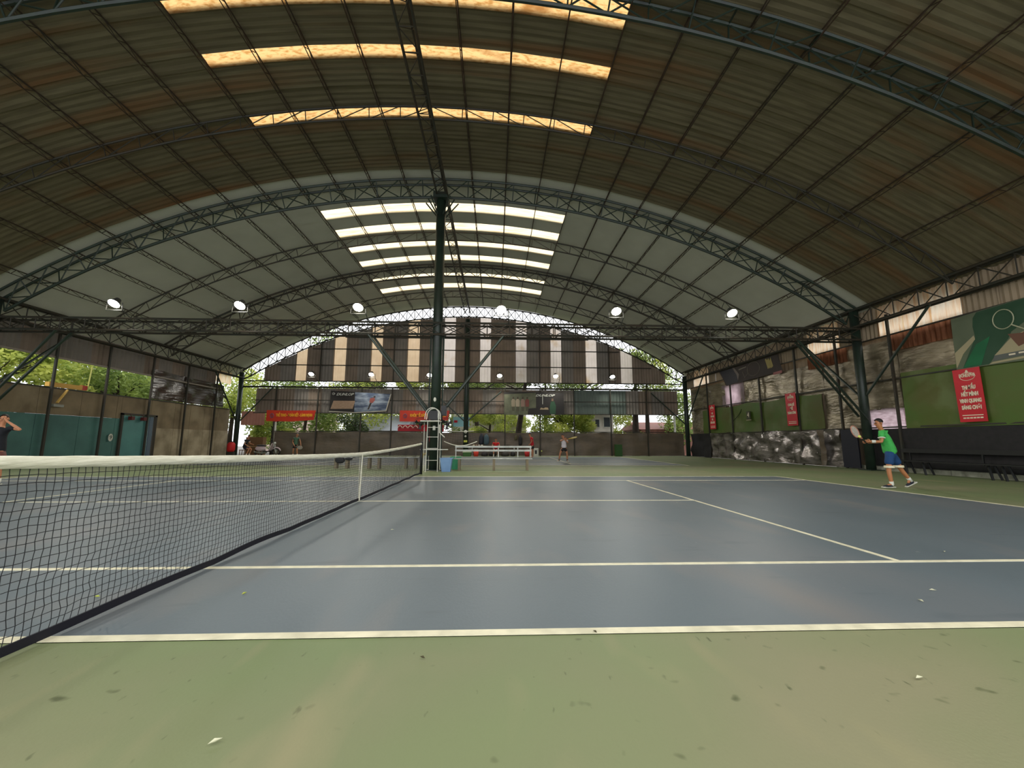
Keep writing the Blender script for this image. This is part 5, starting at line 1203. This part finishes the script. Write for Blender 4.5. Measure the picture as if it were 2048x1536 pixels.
# hedge line closing the view low down
def house(label, x0, x1, y0, y1, h, wall, roof_m, wins=(), ridge=1.2):
    t = thing('house', label, 'building', ((x0+x1)/2, (y0+y1)/2, -0.16))
    build('wall', MB().box(x0, x1, y0, y1, -0.16, h), wall, t)
    xm = (x0+x1)/2
    build('roof', MB().add([(x0-0.3, y0-0.4, h), (x1+0.3, y0-0.4, h), (x1+0.3, (y0+y1)/2, h+ridge), (x0-0.3, (y0+y1)/2, h+ridge), (x0-0.3, y1+0.4, h), (x1+0.3, y1+0.4, h)], [(0, 1, 2, 3), (3, 2, 5, 4), (0, 3, 4), (1, 5, 2), (0, 4, 5, 1)]), roof_m, t)
    for wx, wz, ww, wh in wins:
        f = build('window', MB().box(wx-ww/2, wx+ww/2, y0-0.06, y0+0.02, wz, wz+wh), white_paint, t)
        build('pane', MB().box(wx-ww/2+0.07, wx+ww/2-0.07, y0-0.08, y0-0.05, wz+0.07, wz+wh-0.07), flat('dark_pane', (60, 66, 70), 0.2), f)
    return t
wh = M('cream_render', (214, 208, 196), (196, 190, 178), scale=1)
house('pale house with dark windows outside behind the far court', 11.4, 13.4, 35.0, 39.0, 3.9, wh, flat('grey_tile', (120, 116, 112)), ((11.9, 2.4, 0.5, 0.8), (12.8, 2.4, 0.7, 1.0)))
house('grey-roofed shed outside left of the centre column', -11.4, -6.2, 37.5, 43.0, 2.1, wh, M('grey_shed_roof', (142, 146, 154)), ((-9.5, 1.0, 0.8, 0.8),), 1.6)
house('tall pinkish house far outside the left end of the hall', -27, -21, 52.0, 60.0, 6.0, M('pink_render', (206, 180, 172)), flat('red_tile', (150, 84, 66)), ((-25.4, 3.5, 1, 1.3), (-22.8, 3.5, 1, 1.3)))
house('cream house far outside behind the tall trees', -3, 6.5, 50.0, 58.0, 8.5, wh, flat('grey_tile', (120, 116, 112)), ((0, 5.5, 1.2, 1.4), (3.5, 5.5, 1.2, 1.4)))
house('terracotta brick house outside near the far right corner', 16.5, 24, 36.5, 42.0, 2.3, M('brick_render', (150, 104, 88), (120, 80, 68), scale=3), flat('red_tile', (150, 84, 66)), ((19, 1.0, 0.8, 0.8),), 0.8)
house('long white house far outside on the left street side', -44, -36, 6, 30, 6.0, wh, flat('grey_tile', (120, 116, 112)), ())
# street signs
t = thing('shop_sign', 'low red street sign with white house mark, behind the second slogan banner', 'sign', (-4, 34, 0))
build('board', MB().box(-6.0, -2.0, 34.0, 34.06, 1.95, 2.55), red_cloth, t)
for k in range(4): build('pale_stroke', MB().tube([(-5.8+0.45*k+0.18*math.cos(a_*PI/5), 33.97, 2.25+0.2*math.sin(a_*PI/5)) for a_ in range(6)], 0.03, 4), white_print, t)
build('house_mark', MB().tube([(-3.35, 33.96, 2.0), (-3.35, 33.96, 2.35), (-3.1, 33.96, 2.55), (-2.85, 33.96, 2.35), (-2.85, 33.96, 2.0)], 0.04, 5, closed=True), white_print, t)
for x in (-5.8, -2.2): build('post', MB().bar((x, 34.1, -0.16), (x, 34.1, 2.5), 0.08), steel_light, t)
t = thing('shop_sign', 'pale cyan street sign outside right of the umpire chair', 'sign', (-0.5, 34, 0))
build('board', MB().box(-1.2, 0.25, 34.0, 34.06, 2.4, 3.25), flat('cyan_sign', (150, 208, 216)), t)
build('red_mark', MB().box(-1.1, -0.8, 33.96, 34.0, 2.75, 2.95), red_cloth, t)
build('post', MB().bar((-0.5, 34.1, -0.16), (-0.5, 34.1, 2.5), 0.08), steel_light, t)
t = thing('street_post', 'white post outside by the far right corner column', 'post', (17.3, 30.9, 0)); build('shaft', MB().tube([(17.35, 30.9, -0.16), (17.33, 30.9, 4.1)], 0.09, 8), white_paint, t)
t = thing('street_post', 'white and red banded post outside left of the left slogan banner', 'post', (-14.75, 30.7, 0)); build('shaft', MB().tube([(-14.8, 30.7, -0.16), (-14.85, 30.7, 2.6)], 0.13, 8), white_paint, t); build('red_band', MB().tube([(-14.85, 30.7, 2.6), (-14.85, 30.7, 3.1)], 0.14, 8), red_cloth, t); build('cap', MB().tube([(-14.85, 30.7, 3.1), (-14.85, 30.7, 3.35)], 0.14, 8), flat('pale_orange', (236, 190, 160)), t)
t = thing('cabinet', 'brown wooden cabinet outside behind the squatting man', 'cabinet', (-16.2, 30.8, 0)); build('body', MB().box(-16.9, -15.6, 30.6, 31.1, -0.16, 1.4), M('brown_wood', (112, 82, 52)), t); build('shelf', MB().box(-16.9, -15.6, 30.56, 30.6, 0.65, 0.7), flat('shelf_tan', (160, 134, 92)), t)
t = thing('cabinet', 'narrow red-brown board standing outside beside the banded post', 'board', (-14.3, 30.9, 0)); build('body', MB().box(-14.6, -13.4, 30.8, 30.95, -0.16, 1.65), flat('redbrown_board', (104, 66, 48)), t)

# ------------------------------------------------------------------ fallen leaves on the courts
for i, (x, y, c, w_) in enumerate(((-0.32, 0.68, 'y', 'seen through the bottom of the net'), (0.70, 0.71, 'y', 'just right of the net foot'), (2.17, -0.25, 'd', 'dark, just outside the near sideline'),
                                (1.5, -0.83, 'w', 'pale, near the lower left of the green margin'), (3.14, 0.01, 'd', 'lying on the near sideline'), (4.58, -0.52, 'w', 'pale, on the green margin at lower right'),
                                (5.58, 0.41, 'w', 'pale, on the blue alley at right'), (5.89, 0.61, 'w', 'long and pale, on the blue alley at right'), (7.19, 1.68, 'w', 'pale, beyond the sideline at right'), (1.35, -1.1, 'y', 'yellow-green, low on the green margin'), (1.24, 2.91, 'w', 'pale, near the middle of the service box'))):
    a = i*1.3; r = 0.024 if c != 'd' else 0.018; d = V((math.cos(a), math.sin(a), 0)); e_ = V((-d.y, d.x, 0)); p = V((x, y, 0.012))
    mb = MB().add([p-d*r, p+e_*r*0.4+V((0,0,0.006)), p+d*r, p-e_*r*0.4+V((0,0,0.006)), p+V((0,0,-0.003))], [(0, 1, 2), (0, 2, 3), (0, 4, 2)])
    m_ = {'y': flat('leaf_yellow', (190, 200, 70)), 'w': flat('leaf_pale', (206, 206, 176)), 'd': flat('leaf_dark', (70, 64, 40))}[c]
    tag(build('fallen_leaf', mb, m_), 'small fallen leaf on the court, '+w_, 'leaf')
